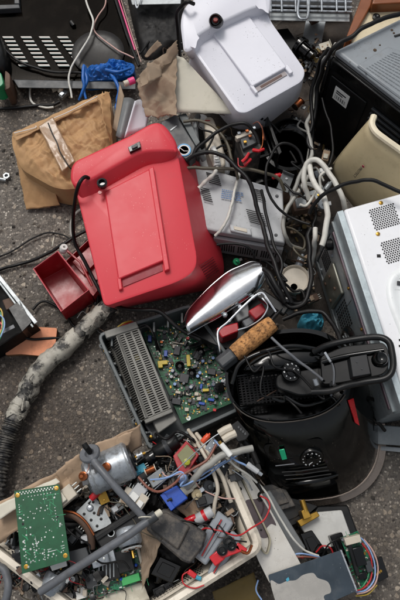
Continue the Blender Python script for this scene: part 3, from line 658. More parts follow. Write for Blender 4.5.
def lump(name, m, outline, zb, zt, parent=None, power=5, amp=.006, scale=22, seed=0, nr=14, ns=64, angle=45, paper=False):
    R0 = ring(outline, zb, 6, 4); n = len(R0); c = sum(R0, Vector()) / n
    # resample
    L = [0]
    for i in range(n): L.append(L[-1] + (R0[(i + 1) % n] - R0[i]).length)
    S = []
    for k in range(ns):
        t = L[-1] * k / ns; i = max(j for j in range(n) if L[j] <= t); f = (t - L[i]) / max(1e-9, L[i + 1] - L[i]); S.append(R0[i].lerp(R0[(i + 1) % n], f))
    rings = []
    for j in range(nr + 1):
        t = 1 - j / nr * .985; rr = []
        for p in S:
            q = c + (p - c) * t; h = (zt - zb) * (1 - t ** power)
            k1 = 1 - abs(noise.noise(Vector((q.x * scale, q.y * scale, seed + 1)))) * 3; k2 = 1 - abs(noise.noise(Vector((q.x * scale * 2.6, q.y * scale * 2.6, seed + 9)))) * 3
            w = min(1, (1 - t) * 6)
            q = q + Vector((0, 0, h + amp * w * ((k1 + .5 * k2) if not paper else (crease(q.x, q.y, scale, seed) * 1.3 + crease(q.x + 3, q.y, scale * 2.6, seed + 4) * 1.1 + crease(q.x + 9, q.y, scale * 5, seed + 8) * .45)))); rr.append(q)
        rings.append(rr)
    b = MB(); b.loft([[Vector((p.x, p.y, 0)) for p in S]] + rings); return obj(name, b, m, parent, angle=angle)
def prism(name, m, outline, z0, z1, parent=None, r=0, bevel=0, n=4, hollow=0, angle=35):
    b = MB(); t = ring(outline, z1, r, n); bt = [Vector((p.x, p.y, z0)) for p in t]
    b.loft([bt, t] if not hollow else [bt, t, inset(t, hollow), [Vector((p.x, p.y, z0 + hollow)) for p in inset(t, hollow)]]); return obj(name, b, M[m] if isinstance(m, str) else m, parent, bevel=bevel, angle=angle)
def base_of(x, y, z=0): return at(x, y, z)

# ------------------------------------------------------------ dark glass pane upper left
pn = thing('glass_panel', 'dark tinted glass appliance panel with four columns of pale louvre slots', 'glass panel', at(60, 50, 0))
def tinted():
    m = bpy.data.materials.new('tinted_glass'); m.use_nodes = True; nt = m.node_tree; N = nt.nodes; L = nt.links
    for n_ in list(N):
        if n_.type == 'BSDF_PRINCIPLED': N.remove(n_)
    t = N.new('ShaderNodeBsdfTransparent'); t.inputs[0].default_value = (.2, .175, .16, 1)
    g_ = N.new('ShaderNodeBsdfGlossy'); g_.inputs['Roughness'].default_value = .08; g_.inputs['Color'].default_value = (.16, .15, .14, 1)
    d_ = N.new('ShaderNodeBsdfDiffuse'); d_.inputs['Color'].default_value = lin('#5a5148')
    f = N.new('ShaderNodeFresnel'); f.inputs['IOR'].default_value = 1.35; x = N.new('ShaderNodeMixShader'); y = N.new('ShaderNodeMixShader')
    tc = N.new('ShaderNodeTexCoord'); nz = N.new('ShaderNodeTexNoise'); nz.inputs['Scale'].default_value = 14; nz.inputs['Detail'].default_value = 9; nz.inputs['Roughness'].default_value = .75; L.new(tc.outputs['Object'], nz.inputs['Vector'])
    r = N.new('ShaderNodeMapRange'); r.inputs['From Min'].default_value = .5; r.inputs['From Max'].default_value = .8; r.inputs['To Min'].default_value = 0; r.inputs['To Max'].default_value = .16; L.new(nz.outputs['Fac'], r.inputs['Value'])
    L.new(f.outputs[0], x.inputs[0]); L.new(t.outputs[0], x.inputs[1]); L.new(g_.outputs[0], x.inputs[2])
    L.new(r.outputs[0], y.inputs[0]); L.new(x.outputs[0], y.inputs[1]); L.new(d_.outputs[0], y.inputs[2]); L.new(y.outputs[0], N['Material Output'].inputs['Surface']); return m
GP = [at(-40, -30, .035), at(116, -30, .035), at(136, 84, .03), at(12, 80, .03)]
b = MB(); b.loft([[p - Vector((0, 0, .004)) for p in GP], GP]); obj('pane', b, tinted(), pn)
qg = Quad(*[p.copy() for p in (at(2, 36, .0355), at(72, 36, .0355), at(96, 68, .0355), at(20, 68, .0355))])
pm = mat('pale_lit_slot', '#b4ada6', .4, dirt=.25, dcol='#a89088', var=.04); pr_ = mat('teal_slot_shadow', '#5f7c7c', .5)  # lit slot edges and their shadow lines, put in as colour
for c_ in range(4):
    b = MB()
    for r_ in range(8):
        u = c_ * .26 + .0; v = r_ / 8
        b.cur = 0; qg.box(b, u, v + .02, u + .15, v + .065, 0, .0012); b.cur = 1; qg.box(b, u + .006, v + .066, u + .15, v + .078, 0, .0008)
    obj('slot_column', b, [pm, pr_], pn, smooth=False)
b = MB(); b.loft([[at(x, y, z) for x, y in ((13, 79.5), (136, 82), (136, 89.5), (18, 88))] for z in (.012, .038)]); obj('bottom_trim', b, M['dgrey'], pn, bevel=.002)
b = MB(); b.lathe(at(98, 52, .037), [(.07, 0), (.068, .001), (.05, .0015), (.048, .001), (.001, .001)], 36); obj('round_cover', b, mat('dull_black_cover', '#1c1a19', .35, spec=.2, dirt=.3), pn, angle=50)
b = MB(); b.tube([at(114, -5, .042), at(127, 35, .042), at(139, 66, .04)], .0042, 8); obj('edge_profile', b, M['black'], pn)
b = MB(); b.tube([at(117, -5, .046), at(130, 35, .046), at(135, 50, .044)], .0022, 6); obj('pink_stripe', b, M['pink'], pn)
b = MB(); b.tube([at(119.5, -5, .045), at(132, 35, .045), at(141, 62, .043)], .0012, 6); obj('pale_edge', b, M['wirepink'], pn)
for x, y in ((71, 91), (60, 101)):
    pass
t = lump('dark_mat', mat('rough_black', '#0e0d0d', .7, dirt=.5, dcol='#3c3630', bump=.8, bscale=60), [(126, -6), (184, -8), (184, 52), (172, 46), (160, 58), (142, 60), (134, 30)], .0, .022, None, 6, .004, 25, 3); tag(t, 'rough black mat between the tinted glass pane and the white bread maker', 'mat')  # rough dark sheet covering the ground between pane and bread maker
# things at the left border
t = thing('electric_fan', 'black object with an emerald green insert cut by the left edge', 'appliance', at(2, 68, 0))
lump('housing', M['black'], [(-20, 38), (4, 42), (10, 52), (15, 66), (16, 80), (10, 90), (-20, 92)], .0, .075, t, amp=.003, seed=2)
prism('green_insert', 'green', [(-8, 70), (1, 72), (4, 84), (-2, 88), (-10, 86)], .03, .085, t, 3, .002); prism('foot', 'rust', [(5, 70), (10, 74), (10, 88), (4, 90)], .0, .07, t, 2, .002)
t = thing('appliance_stand', 'dark plastic stand corner in the top left corner of the picture', 'stand', at(6, 2, 0))
prism('frame_bar', 'dgrey', [(-15, 5), (19, 4), (20, 8), (-15, 10)], .0, .05, t, 0, .002); prism('frame_bar', 'dgrey', [(14, -12), (18, -12), (19.5, 3.6), (14, 3.6)], .0, .048, t, 0, .002)
b = MB(); b.cyl(at(71, 22, .037), at(74, 26, .037), .006, 10); tag(obj('rubber_plug', b, M['gloss']), 'small black rubber plug lying on the tinted glass pane', 'plug')

# glove and cords near it
gl = thing('rubber_glove', 'crumpled blue rubber glove with its fingers hanging over the grey trim', 'glove', at(105, 72, .03))
lump('palm', M['blueglove'], [(80, 72), (92, 66), (104, 65), (112, 58), (126, 62), (135, 64), (134, 74), (120, 79), (100, 80), (84, 82)], .04, .062, gl, power=2.2, amp=.007, scale=34, seed=4, nr=40, ns=160, angle=12, paper=True)
for pts in ([(87, 76, .065), (84, 66, .075), (83, 78, .075), (84, 86, .07), (81, 95, .06), (79, 100, .05)], [(84, 70, .07), (87, 80, .07), (84, 90, .062), (86, 99, .055)], [(112, 76, .06), (115, 80, .072), (119, 90, .07), (117, 100, .062), (119, 112, .05)], [(111, 74, .066), (117, 84, .066), (120, 98, .056), (116, 106, .05), (118, 118, .05)], [(106, 70, .07), (118, 72, .078), (131, 68, .07)]):
    b = MB(); b.tube(catmull([A(p) for p in pts], 6), lambda t: .0052 - .0022 * t, 8); obj('finger', b, M['blueglove'], gl, angle=60)
cable('loose_cable', 'long white cord crossing the tinted glass down to the brown parcel', [(85, -5, .06), (88, 8, .06), (93, 22, .06), (90, 36, .058), (80, 52, .056), (71, 68, .055), (69, 82, .055), (72, 98, .05)], .0027, 'wcable')
cable('loose_cable', 'thin beige cord looping across the glass pane behind the blue glove', [(106, -5, .05), (105, 6, .05), (97, 17, .048), (94, 30, .05), (104, 40, .048), (118, 50, .05), (134, 58, .05)], .002, 'wirepink')
cable('loose_cable', 'white cord curving out from under the grey trim beside the parcel', [(52, 70, .018), (40, 78, .012), (31, 85, .008), (30, 96, .007), (33, 103, .006), (44, 108, .006), (53, 107, .01)], .003, 'wcable')
cable('loose_cable', 'black cord lying over the lower louvre slots of the glass pane', [(-3, 38, .05), (4, 48, .05), (14, 58, .045), (30, 66, .042), (52, 71, .042), (78, 73, .042), (96, 74, .04)], .0034, 'cable')
cable('loose_cable', 'black cord entering from the left edge above the brown parcel', [(-6, 110, .006), (15, 108, .006), (34, 106, .006), (50, 105, .008), (60, 101, .01)], .0042, 'cable')
for (x, y, l) in ((60, 92, 'small white plug half hidden under the grey trim'), ):
    b = MB(); b.lathe(at(x, y, .02), [(.007, 0), (.006, .012), (.003, .014), (.003, .02)], 12, Vector((.3, .4, .6))); tag(obj('cable_plug', b, M['offwhite']), l, 'plug')
# bolt
t = thing('steel_bolt', 'steel bolt and nut lying on the asphalt at the left edge', 'bolt', at(6, 178, 0))
b = MB(); b.cyl(at(-4, 178, .008), at(6, 180, .008), .004, 10); obj('shank', b, M['steel'], t)
b = MB(); b.lathe(at(7, 177, .001), [(.009, 0), (.009, .008), (.005, .008), (.005, .001)], 6); obj('nut', b, M['steel'], t)

# ------------------------------------------------------------ brown parcel
pc = thing('paper_parcel', 'large crumpled brown paper parcel with a band of packing tape', 'parcel', at(65, 150, 0))
PO = [(11, 134), (30, 127), (52, 122), (57, 112), (80, 106), (96, 97), (100, 94), (108, 92), (112, 104), (113, 150), (112, 172), (90, 186), (66, 190), (52, 187), (22, 170), (13, 150)]
lump('wrapping', M['kraft'], PO, .085, .108, pc, power=6, amp=.0085, scale=13, seed=11, nr=70, ns=260, angle=12, paper=True)
crumple('torn_flap', M['kraft'], [(14, 146), (50, 180), (60, 205), (26, 210)], (.085, .075, .02, .006), 40, 30, .004, 25, 3, pc)
crumple('top_fold', M['kraft'], [(13, 133), (97, 95), (99, 100), (16, 141)], (.112, .116, .122, .116), 50, 6, .003, 30, 6, pc, ragged=.1)
crumple('corner_flap', M['kraft'], [(98, 95), (110, 92), (113, 150), (106, 130)], (.13, .125, .10, .13), 10, 34, .006, 30, 8, pc, ragged=.1)
crumple('packing_tape', M['tape'], [(38, 126), (53, 117), (75, 161), (62, 172)], (.124, .124, .121, .121), 12, 40, .0016, 40, 2, pc, solid=.0004)
b = MB(); b.tube(catmull([A(p) for p in ((48, 123, .124), (52, 133, .125), (57, 143, .124), (60, 152, .126), (68, 165, .125), (72, 170, .12))], 6), .0016, 6); obj('black_thread', b, M['cable'], pc)
b = MB(); b.tube(catmull([A(p) for p in ((14, 133, .122), (34, 128, .122), (36, 126, .12))], 5), .0012, 5); obj('white_seam', b, M['label'], pc)
b = MB(); b.tube(catmull([A(p) for p in ((54, 118, .125), (70, 111, .125), (98, 96, .13))], 5), .0012, 5); obj('white_seam', b, M['label'], pc)

# ------------------------------------------------------------ cardboard, cards and grey binder between
t = thing('cardboard_scrap', 'torn and folded grey-brown cardboard on top of the heap by the white bread maker', 'cardboard', at(158, 90, .1))
crumple('lower_sheet', M['card'], [(136, 80), (177, 50), (176, 116), (146, 117)], (.2, .25, .23, .18), 40, 50, .008, 30, 21, t, ragged=.05)
crumple('upper_fold', M['card'], [(139, 76), (177, 42), (178, 54), (142, 88)], (.225, .27, .25, .235), 50, 20, .007, 30, 22, t, ragged=.06)
crumple('torn_strip', M['card'], [(144, 56), (158, 39), (162, 45), (147, 58)], (.25, .28, .27, .25), 8, 6, .003, 40, 23, t, ragged=.1)
crumple('torn_strip', M['card'], [(147, 63), (160, 64), (162, 76), (149, 84)], (.285, .28, .272, .275), 8, 8, .004, 40, 24, t, ragged=.08)
crumple('side_fold', M['card'], [(137, 80), (143, 78), (152, 108), (144, 106)], (.17, .2, .19, .16), 6, 12, .004, 30, 25, t, ragged=.08)
t = crumple('cream_card', M['papr'], [(171, 54), (184, 58), (235, 114), (174, 112)], (.24, .24, .20, .20), 14, 14, .001, 12, 31, None, ragged=.02); tag(t, 'large dirty cream card lying between the torn cardboard and the white bread maker', 'card')
t = thing('ring_binder', 'grey and white curved plastic cover standing open beside the parcel', 'cover', at(130, 115, .1))
for nm, mm_, pts in (('grey_spine', 'grey', [((124, 98), (116, 136), .17), ((130, 98), (120, 138), .175), ((136, 101), (125, 140), .165)]), ('white_inside', 'white', [((135, 101, .17), (124, 138, .17), .17), ((141, 100), (132, 134), .155), ((150, 110), (146, 128), .14)]), ('brown_edge', 'card', [((120, 84), (113, 128), .15), ((124, 96), (117, 132), .165)])):
    b = MB(); a_ = catmull([at(p[0][0], p[0][1], p[2]) for p in pts], 5); c_ = catmull([at(p[1][0], p[1][1], p[2]) for p in pts], 5); n1 = len(a_) - 1
    b.grid(lambda u, v: a_[round(u * n1)].lerp(c_[round(u * n1)], v), n1, 6); obj(nm, b, M[mm_], t, solid=.003)
b = MB(); b.cyl(at(124, 84, .19), at(134, 80, .19), .007, 14); mk = obj('marker_pen', b, M['offwhite']); tag(mk, 'white marker pen with a bright pink cap end beside the cardboard', 'pen')
b = MB(); b.cyl(at(128.5, 82.2, .19), at(134.5, 79.8, .19), .0085, 14); obj('pen_cap', b, M['pink'], mk, bevel=.001)
t = thing('grey_device', 'slim grey plastic device with a round blue and white logo sticker', 'device', at(180, 130, .1))
prism('casing', 'dgrey', [(160, 122), (176, 114), (196, 146), (190, 162), (170, 150)], .02, .2, t, 2, .003)
prism('front_strip', 'mgrey', [(178, 115), (186, 113), (200, 142), (196, 146)], .02, .19, t, 1, .002)
b = MB(); b.lathe(at(184, 150, .201), [(.016, 0), (.016, .0008)], 24); st = obj('round_sticker', b, mat('sky_blue_sticker', '#2c8cc0', .35, dirt=.1), t)
b = MB(); b.lathe(at(184, 150, .202), [(.013, 0), (.013, .0003), (.0105, .0003), (.0105, 0)], 24); obj('sticker_ring', b, M['label'], st)
b = MB(); b.tube([at(180, 148, .2025), at(184, 151, .2025), at(188, 151, .2025)], .001, 5); obj('sticker_mark', b, M['label'], st)
b = MB(); b.box(at(170, 130, .201), (.014, .012, 0), (.002, -.002, 0), (0, 0, .0006)); obj('nameplate', b, M['steel'], t)
# iron / kettle handle with a white plug
t = thing('clothes_iron', 'old pale grey clothes iron standing under the cream card', 'iron', at(210, 140, 0))
prism('sole', 'ltgrey', [(192, 116), (206, 112), (232, 168), (226, 178), (204, 176), (194, 150)], .0, .11, t, 8, .004, 5)
prism('body', 'offwhite', [(204, 117), (213, 116), (224, 150), (226, 166), (214, 168), (206, 146)], .1, .17, t, 5, .004, 5)
prism('handle_slot', 'dark', [(194, 128), (202, 126), (206, 146), (200, 150), (195, 146)], .1, .114, t, 4)
b = MB(); b.tube([at(198, 116, .16), at(195, 130, .175), at(197, 148, .175), at(204, 160, .15)], .007, 10); obj('handle', b, M['grey'], t)
b = MB(); b.box(at(205, 121, .172), (.012, 0, 0), (0, .002, 0), (0, 0, .0006)); b2 = obj('red_mark', b, M['wirered'], t)
t = thing('white_plug', 'white moulded plug with ribbed strain relief on the end of a pale cord', 'plug', at(216, 155, .15))
b = MB(); b.tube([at(213, 148, .19), at(216, 154, .192), at(217.5, 166, .19)], lambda u: .0078 + .002 * math.sin(u * 9), 12); obj('plug_body', b, M['label'], t, angle=60)
b = MB(); b.tube(catmull([at(217.5, 166, .19), at(214, 174, .185), at(206, 181, .17), at(199, 188, .16)], 6), lambda u: .0045 + .0008 * math.sin(u * 90), 10); obj('plug_cord', b, M['wcable'], t, angle=60)
for k in range(3):
    b = MB(); b.tube([at(214.5 + k * .4, 156.5 + k * 3, .2), at(219 + k * .4, 156 + k * 3, .2)], .0008, 5); obj('grip_line', b, M['ink'], t)

# transformer with copper and red leads
t = thing('transformer', 'small transformer with copper terminals and red crimp leads beside the white bread maker', 'transformer', at(248, 140, .1))
prism('core', 'darkdust', [(236, 134), (254, 128), (262, 148), (244, 157)], .03, .2, t, 1, .002)
prism('winding', 'dgrey', [(240, 139), (255, 133), (258, 142), (243, 149)], .2, .212, t, 1, .002)
prism('terminal_strip', 'offwhite', [(235, 136), (254, 129), (255, 132), (237, 139)], .2, .216, t, 0, .001)
for x, y, m_ in ((238, 135, 'motor'), (246, 133, 'copper'), (253, 130, 'motor'), (244, 144, 'gold'), (249, 138, 'copper')):
    b = MB(); b.box(at(x, y, .216), (.007, .002, 0), (-.002, .006, 0), (0, 0, .004)); obj('terminal', b, M[m_], t, bevel=.0008)
for pts in ([(242, 162, .215), (246, 158, .218), (249, 153, .22)], [(253, 150, .215), (259, 151, .22), (264, 149, .218)], [(244, 165, .205), (248, 162, .21), (251, 159, .21)]):
    b = MB(); b.tube([A(p) for p in pts], lambda u: .0042 - .001 * u, 8); obj('red_crimp', b, M['redpl'], t)
bundle(t, 'lead', [([(262, 126, .21), (263, 136, .225), (262, 146, .22), (258, 151, .22)], 'copper'), ([(253, 124, .21), (258, 122, .22), (262, 128, .22), (265, 140, .2)], 'wirebrown'), ([(238, 158, .2), (239, 166, .2), (246, 166, .2), (249, 158, .21)], 'wirered')], .0013)
t = thing('black_tray', 'broken black plastic tray with upright divider beside the transformer', 'tray', at(272, 150, 0))
prism('floor', 'gloss', [(236, 160), (265, 145), (282, 160), (280, 176), (252, 186)], .0, .06, t, 2, .002)
prism('divider', 'gloss', [(266, 118), (268, 116), (282, 152), (279, 155)], .02, .18, t, 0, .001)
prism('divider', 'black', [(250, 158), (278, 150), (279, 152), (251, 161)], .02, .12, t, 0, .001)
prism('pocket', 'satin', [(262, 128), (270, 125), (279, 150), (271, 154)], .02, .14, t, 1, .002, hollow=.003)
t = thing('black_bowl', 'shallow round black plastic bowl beside the broken tray', 'bowl', at(292, 150, 0))
b = MB(); b.lathe(at(288, 150, .05), [(.03, 0), (.05, .03), (.053, .06), (.050, .06), (.046, .05), (.03, .042), (.001, .04)], 40); obj('bowl_shell', b, M['gloss'], t, angle=50)
b = MB(); b.lathe(at(288, 150, .112), [(.058, 0), (.058, .004), (.05, .006), (.05, 0)], 40); obj('rim', b, M['satin'], t, angle=50)
# coupling near top right
t = thing('hose_coupling', 'black ribbed plastic coupling lying by the galvanised strip', 'coupling', at(309, 52, 0))
ax = (at(316, 60, .06) - at(298, 44, .06)).normalized()
b = MB(); b.lathe(at(298, 44, .06), [(.018, 0), (.024, .002), (.024, .010), (.019, .012), (.019, .034), (.023, .036), (.023, .043), (.017, .045), (.017, .056), (.001, .056)], 24, ax); obj('coupling_body', b, M['gloss'], t, angle=40)
b = MB(); b.box(at(303, 44, .085), ax * .03, (.008, -.006, 0), (0, 0, .01)); obj('lug', b, M['satin'], t, bevel=.002)
b = MB(); b.lathe(at(301, 47, .06) , [(.0255, 0), (.0255, .003), (.02, .003), (.02, 0)], 24, ax); obj('clamp_ring', b, M['black'], t)
t = prism('perforated_strip', 'black', [(272, 30), (288, 28), (303, 50), (290, 56)], 0, .05, None, 1, .002); tag(t, 'black perforated plastic strip wedged behind the white bread maker', 'strip')
# wire rack
t = thing('wire_rack', 'galvanised tray with chrome wire bars at the top edge', 'rack', at(300, 5, 0))
b = MB(); b.loft([[at(x, y, z) for x, y in ((252, 12), (350, 14), (350, 22), (253, 20))] for z in (.06, .10)]); obj('tray_edge', b, M['steel'], t, bevel=.002)
b = MB(); b.loft([[at(x, y, z) for x, y in ((250, -30), (352, -30), (350, 8), (252, 6))] for z in (.01, .04)]); obj('tray_floor', b, M['satin'], t)
for y in (-6, 1, 6.5, 11):
    b = MB(); b.tube([at(262, y - 1, .115), at(352, y + 1, .115)], .0032, 8); obj('wire', b, M['motor'], t)
for x in (270, 281, 295, 307, 321, 336, 345):
    b = MB(); b.tube([at(x, -20, .123), at(x + 1, 12, .123)], .0026, 8); obj('wire', b, M['motor'], t)
b = MB(); b.tube(catmull([at(301, -14, .13), at(298, 8, .13), at(299, 17, .13), at(304, 19, .13), at(308, 15, .13), at(310, -14, .13)], 6), .0032, 8); obj('wire_loop', b, M['motor'], t)
b = MB(); b.loft([[at(x, y, z) for x, y in ((306, 20), (326, 20), (320, 52), (301, 48))] for z in (.03, .036)]); tag(obj('metal_strip', b, M['steel'], bevel=.001), 'flat galvanised metal strip running down from the wire rack', 'metal strip')
b = MB(); b.loft([[at(x, y, z) for x, y in ((128, -10), (182, -12), (181, 4), (132, 5))] for z in (.05, .06)]); tag(obj('metal_bracket', b, M['steel'], bevel=.002), 'greenish grey steel bracket at the top edge above the torn cardboard', 'bracket')
b = MB(); b.tube(catmull([at(134, -4, .07), at(137, 8, .07), at(141, -4, .07)], 6), .0022, 6); tag(obj('wire_hook', b, M['motor']), 'thin wire hook dangling from the steel bracket at the top', 'hook')
# cabinet corner
t = thing('wooden_cabinet', 'cream panelled cabinet with a varnished brown wooden edge at the top right', 'cabinet', at(380, 10, 0))
prism('door_panel', 'cream', [(370, 4), (420, -12), (430, 30), (352, 44), (350, 38)], .0, .16, t, 0, .003)
prism('wood_edge', 'wood', [(366, -14), (376, -14), (371, 6), (351, 41), (346, 38)], .0, .175, t, 0, .003)
prism('wood_top', 'wood', [(376, -10), (420, -20), (420, 2), (372, 4)], .0, .19, t, 0, .003)
b = MB(); b.lathe(at(376, 18, .16), [(.0095, 0), (.0095, .006), (.005, .008), (.001, .006)], 20); obj('knob', b, M['black'], t, angle=50)

# ------------------------------------------------------------ cable bundle on the right
cable('loose_cable', 'thick black cable running over the black case and down its left side', [(400, 13, .35), (375, 22, .36), (350, 36, .355), (332, 50, .34), (322, 70, .26), (317, 90, .2), (315, 115, .17), (312, 140, .16), (309, 165, .16)], .0050, 'cable')
cable('loose_cable', 'pale grey cable hanging beside the corner of the black case', [(336, 44, .32), (331, 54, .31), (322, 62, .25), (317, 80, .2), (315, 98, .18), (312, 112, .17), (306, 124, .17), (309, 134, .18), (312, 148, .18), (310, 160, .18), (302, 172, .18), (294, 190, .17), (290, 204, .16)], .0048, 'gcable')
cable('loose_cable', 'black cable twisted round the grey one left of the case', [(328, 48, .3), (318, 66, .24), (313, 86, .2), (311, 104, .18), (313, 122, .18), (308, 140, .18), (313, 152, .18), (309, 166, .17), (306, 190, .15)], .0044, 'cable')
cable('loose_cable', 'second thin black cable along the front edge of the black case', [(322, 98, .2), (326, 112, .2), (331, 128, .2), (333, 148, .2), (330, 163, .2), (324, 170, .19)], .0028, 'cable')
cable('loose_cable', 'thick white cable arching over the scrap and down to the microwave', [(309, 200, .2), (305, 182, .23), (306, 168, .24), (312, 161, .25), (321, 162, .26), (329, 172, .26), (338, 190, .26), (343, 204, .24), (350, 222, .16)], .0058, 'wcable')
cable('loose_cable', 'white cable dropping past the black foot of the microwave', [(310, 164, .24), (314, 182, .25), (322, 196, .26), (326, 212, .26), (325, 230, .25), (321, 246, .24)], .0062, 'wcable')
cable('loose_cable', 'white cable stub rising at the corner of the microwave', [(316, 228, .22), (315, 238, .22), (314, 252, .18), (311, 268, .14), (312, 285, .12)], .0055, 'wcable')
cable('loose_cable', 'white cable winding along the foot of the cable bundle', [(308, 176, .17), (300, 190, .17), (289, 205, .17), (284, 222, .165), (285, 236, .16), (292, 246, .12), (305, 250, .1)], .0048, 'gcable')
cable('loose_cable', 'black cable looping from the bundle round the steel side of the microwave', [(312, 228, .2), (309, 238, .2), (310, 260, .2), (311, 280, .2), (304, 303, .2), (292, 307, .2), (281, 299, .2), (270, 284, .2), (266, 272, .2)], .0052, 'cable')
cable('loose_cable', 'black cable arching over the beige panel', [(309, 214, .24), (318, 200, .27), (330, 190, .29), (348, 183, .31), (368, 181, .33), (388, 187, .33), (402, 194, .33)], .0042, 'cable')
cable('loose_cable', 'black cord looping from the transformer across the pale vented box', [(304, 166, .2), (298, 150, .21), (285, 144, .22), (275, 148, .22), (269, 160, .22), (266, 175, .215), (268, 190, .2), (277, 206, .19), (292, 218, .18), (310, 224, .19)], .0032, 'cable')
cable('loose_cable', 'black cord from the red bread maker side arching over the white plug', [(191, 158, .2), (197, 148, .21), (210, 137, .22), (228, 126, .23), (245, 123, .24), (254, 131, .23), (258, 144, .22)], .0042, 'cable')
cable('loose_cable', 'thick black cord lying across the vented box down to the cork handle', [(186, 160, .2), (195, 155, .21), (212, 153, .22), (230, 160, .22), (246, 178, .22), (254, 198, .21), (260, 218, .2), (266, 240, .21), (274, 262, .22), (284, 286, .22), (292, 302, .21)], .0048, 'cable')
cable('loose_cable', 'black cord running from the top of the vented box beside its corner', [(262, 190, .18), (266, 214, .2), (272, 240, .21), (281, 262, .215), (279, 282, .215), (284, 296, .21), (296, 304, .2), (310, 300, .2)], .0036, 'cable')
cable('loose_cable', 'olive brown cable stretched across the top of the vented box', [(188, 168, .19), (205, 168, .19), (232, 169, .19), (258, 172, .19), (278, 178, .18), (284, 190, .16)], .0040, 'olive')
cable('loose_cable', 'olive brown cable curving beside the old iron', [(184, 122, .2), (198, 121, .2), (214, 127, .2), (226, 142, .2), (232, 160, .2), (238, 180, .17)], .0036, 'olive')
cable('loose_cable', 'cream braided cord laid straight across the printed vented box', [(240, 172, .165), (237, 184, .165), (232, 200, .165), (228, 214, .16), (222, 228, .15), (216, 236, .14)], .0035, 'wcable', wob=.0006)
cable('loose_cable', 'short black cord curled in front of the vented box', [(217, 245, .15), (228, 244, .15), (242, 245, .155), (251, 250, .15), (254, 258, .14), (254, 268, .12)], .0028, 'cable')
cable('loose_cable', 'black cable end reaching the white cup from the chrome appliance', [(264, 268, .21), (272, 276, .22), (279, 290, .22), (285, 302, .21)], .0055, 'cable')
# red machine's own cords
RC = [(91, 180, .255), (85, 177, .275), (79, 184, .28), (75, 200, .24), (73, 222, .16), (75, 243, .11), (85, 262, .09), (95, 282, .08), (106, 300, .11), (122, 308, .15), (142, 310, .17), (160, 312, .17), (178, 328, .16), (200, 340, .15)]
b = MB(); b.tube(catmull([A(p) for p in RC], 8), .0042, 8); obj('mains_cord', b, M['cable'], red, angle=60)
cable('loose_cable', 'pale grey cord curving beneath the left edge of the red bread maker', [(86, 206, .03), (76, 212, .02), (71, 222, .015), (71, 233, .01), (77, 245, .01)], .0040, 'gcable')
cable('loose_cable', 'black cord from the left edge passing behind the small red bin', [(-5, 272, .006), (10, 267, .006), (28, 261, .008), (50, 252, .02), (66, 243, .03), (80, 234, .03), (92, 226, .03)], .0042, 'cable')
cable('loose_cable', 'thin black cord arching over the asphalt above the red bin', [(-5, 258, .005), (12, 251, .005), (30, 240, .005), (48, 233, .006), (64, 235, .008), (74, 243, .01)], .0022, 'cable')
cable('loose_cable', 'black cord crossing the orange fibreboard toward the duct hose', [(20, 337, .025), (34, 339, .02), (50, 338, .016), (68, 337, .01), (82, 333, .01), (96, 322, .01), (100, 306, .01), (97, 290, .01)], .0032, 'cable')
cable('loose_cable', 'black cord snaking below the small red bin', [(32, 309, .008), (38, 303, .006), (46, 301, .006), (56, 306, .006), (66, 316, .006), (74, 326, .008), (84, 330, .008), (94, 320, .008), (98, 300, .02), (96, 280, .03)], .0034, 'cable')
WC = [(180, 56, .1), (178, 30, .2), (177, 14, .25), (182, 6, .3), (188, 2, .32), (194, 4, .31)]
b = MB(); b.tube(catmull([A(p) for p in WC], 8), .0044, 8); obj('mains_cord', b, M['cable'], wht, angle=60)
cable('loose_cable', 'thin black cord falling behind the blue glove', [(134, 58, .04), (150, 40, .02), (152, 20, .02), (150, 8, .02)], .003, 'cable')

# ------------------------------------------------------------ red bins
t = thing('red_bin', 'small open dark red plastic bin beside the red bread maker', 'bin', at(62, 285, 0))
o_ = [(33, 269, .075), (58, 251, .095), (89, 290, .09), (61, 312, .07)]
b = MB(); r1 = [A(p) for p in o_]; r0 = [drop(p, .003) for p in r1]; b.loft([r0, r1, inset(r1, .0035), [drop(p, .008) for p in shrink(inset(r1, .004), .93)]]); obj('bin_shell', b, M['redbin'], t, bevel=.0012)
b = MB(); r3_ = [p + Vector((0, 0, .002)) for p in r1]; b.loft([[p + Vector((0, 0, .0006)) for p in r1], r3_, inset(r3_, .0022), inset(r3_, .0022, -.0014)], False, False); obj('rim', b, mat('worn_red_rim', '#b4404a', .5, dirt=.3, dcol='#d0a0a0'), t)
t = thing('red_bin', 'second red plastic tray tucked under the red bread maker', 'bin', at(82, 268, 0))
o_ = [(64, 262, .05), (90, 238, .06), (106, 278, .06), (93, 296, .05)]
b = MB(); r1 = [A(p) for p in o_]; b.loft([[drop(p, .003) for p in r1], r1, inset(r1, .003), [drop(p, .03) for p in inset(r1, .0035)]]); obj('tray_shell', b, M['redbin'], t, bevel=.0012)
prism('inner_step', 'redbin', [(72, 262), (90, 246), (96, 262), (84, 275)], .02, .042, t, 1, .001)
b = MB(); b.tube([at(66, 250, .07), at(80, 262, .07), at(92, 286, .06)], .003, 6); obj('hinge_rod', b, M['redbin'], t)
t = thing('paper_roll', 'small white roll end with a dark centre above the red bin', 'roll', at(64, 250, .09))
b = MB(); b.lathe(at(63, 251, .085), [(.008, 0), (.010, .012), (.008, .018), (.003, .018), (.003, .010)], 16, Vector((.3, .2, .9))); obj('roll_body', b, M['label'], t, angle=50)
b = MB(); b.add([at(51, 247, .1), at(54, 236, .12), at(53, 246, .11), at(52, 248, .1)], [[0, 1, 2], [0, 2, 3]]); obj('paper_tongue', b, M['papr'], t, solid=.001)

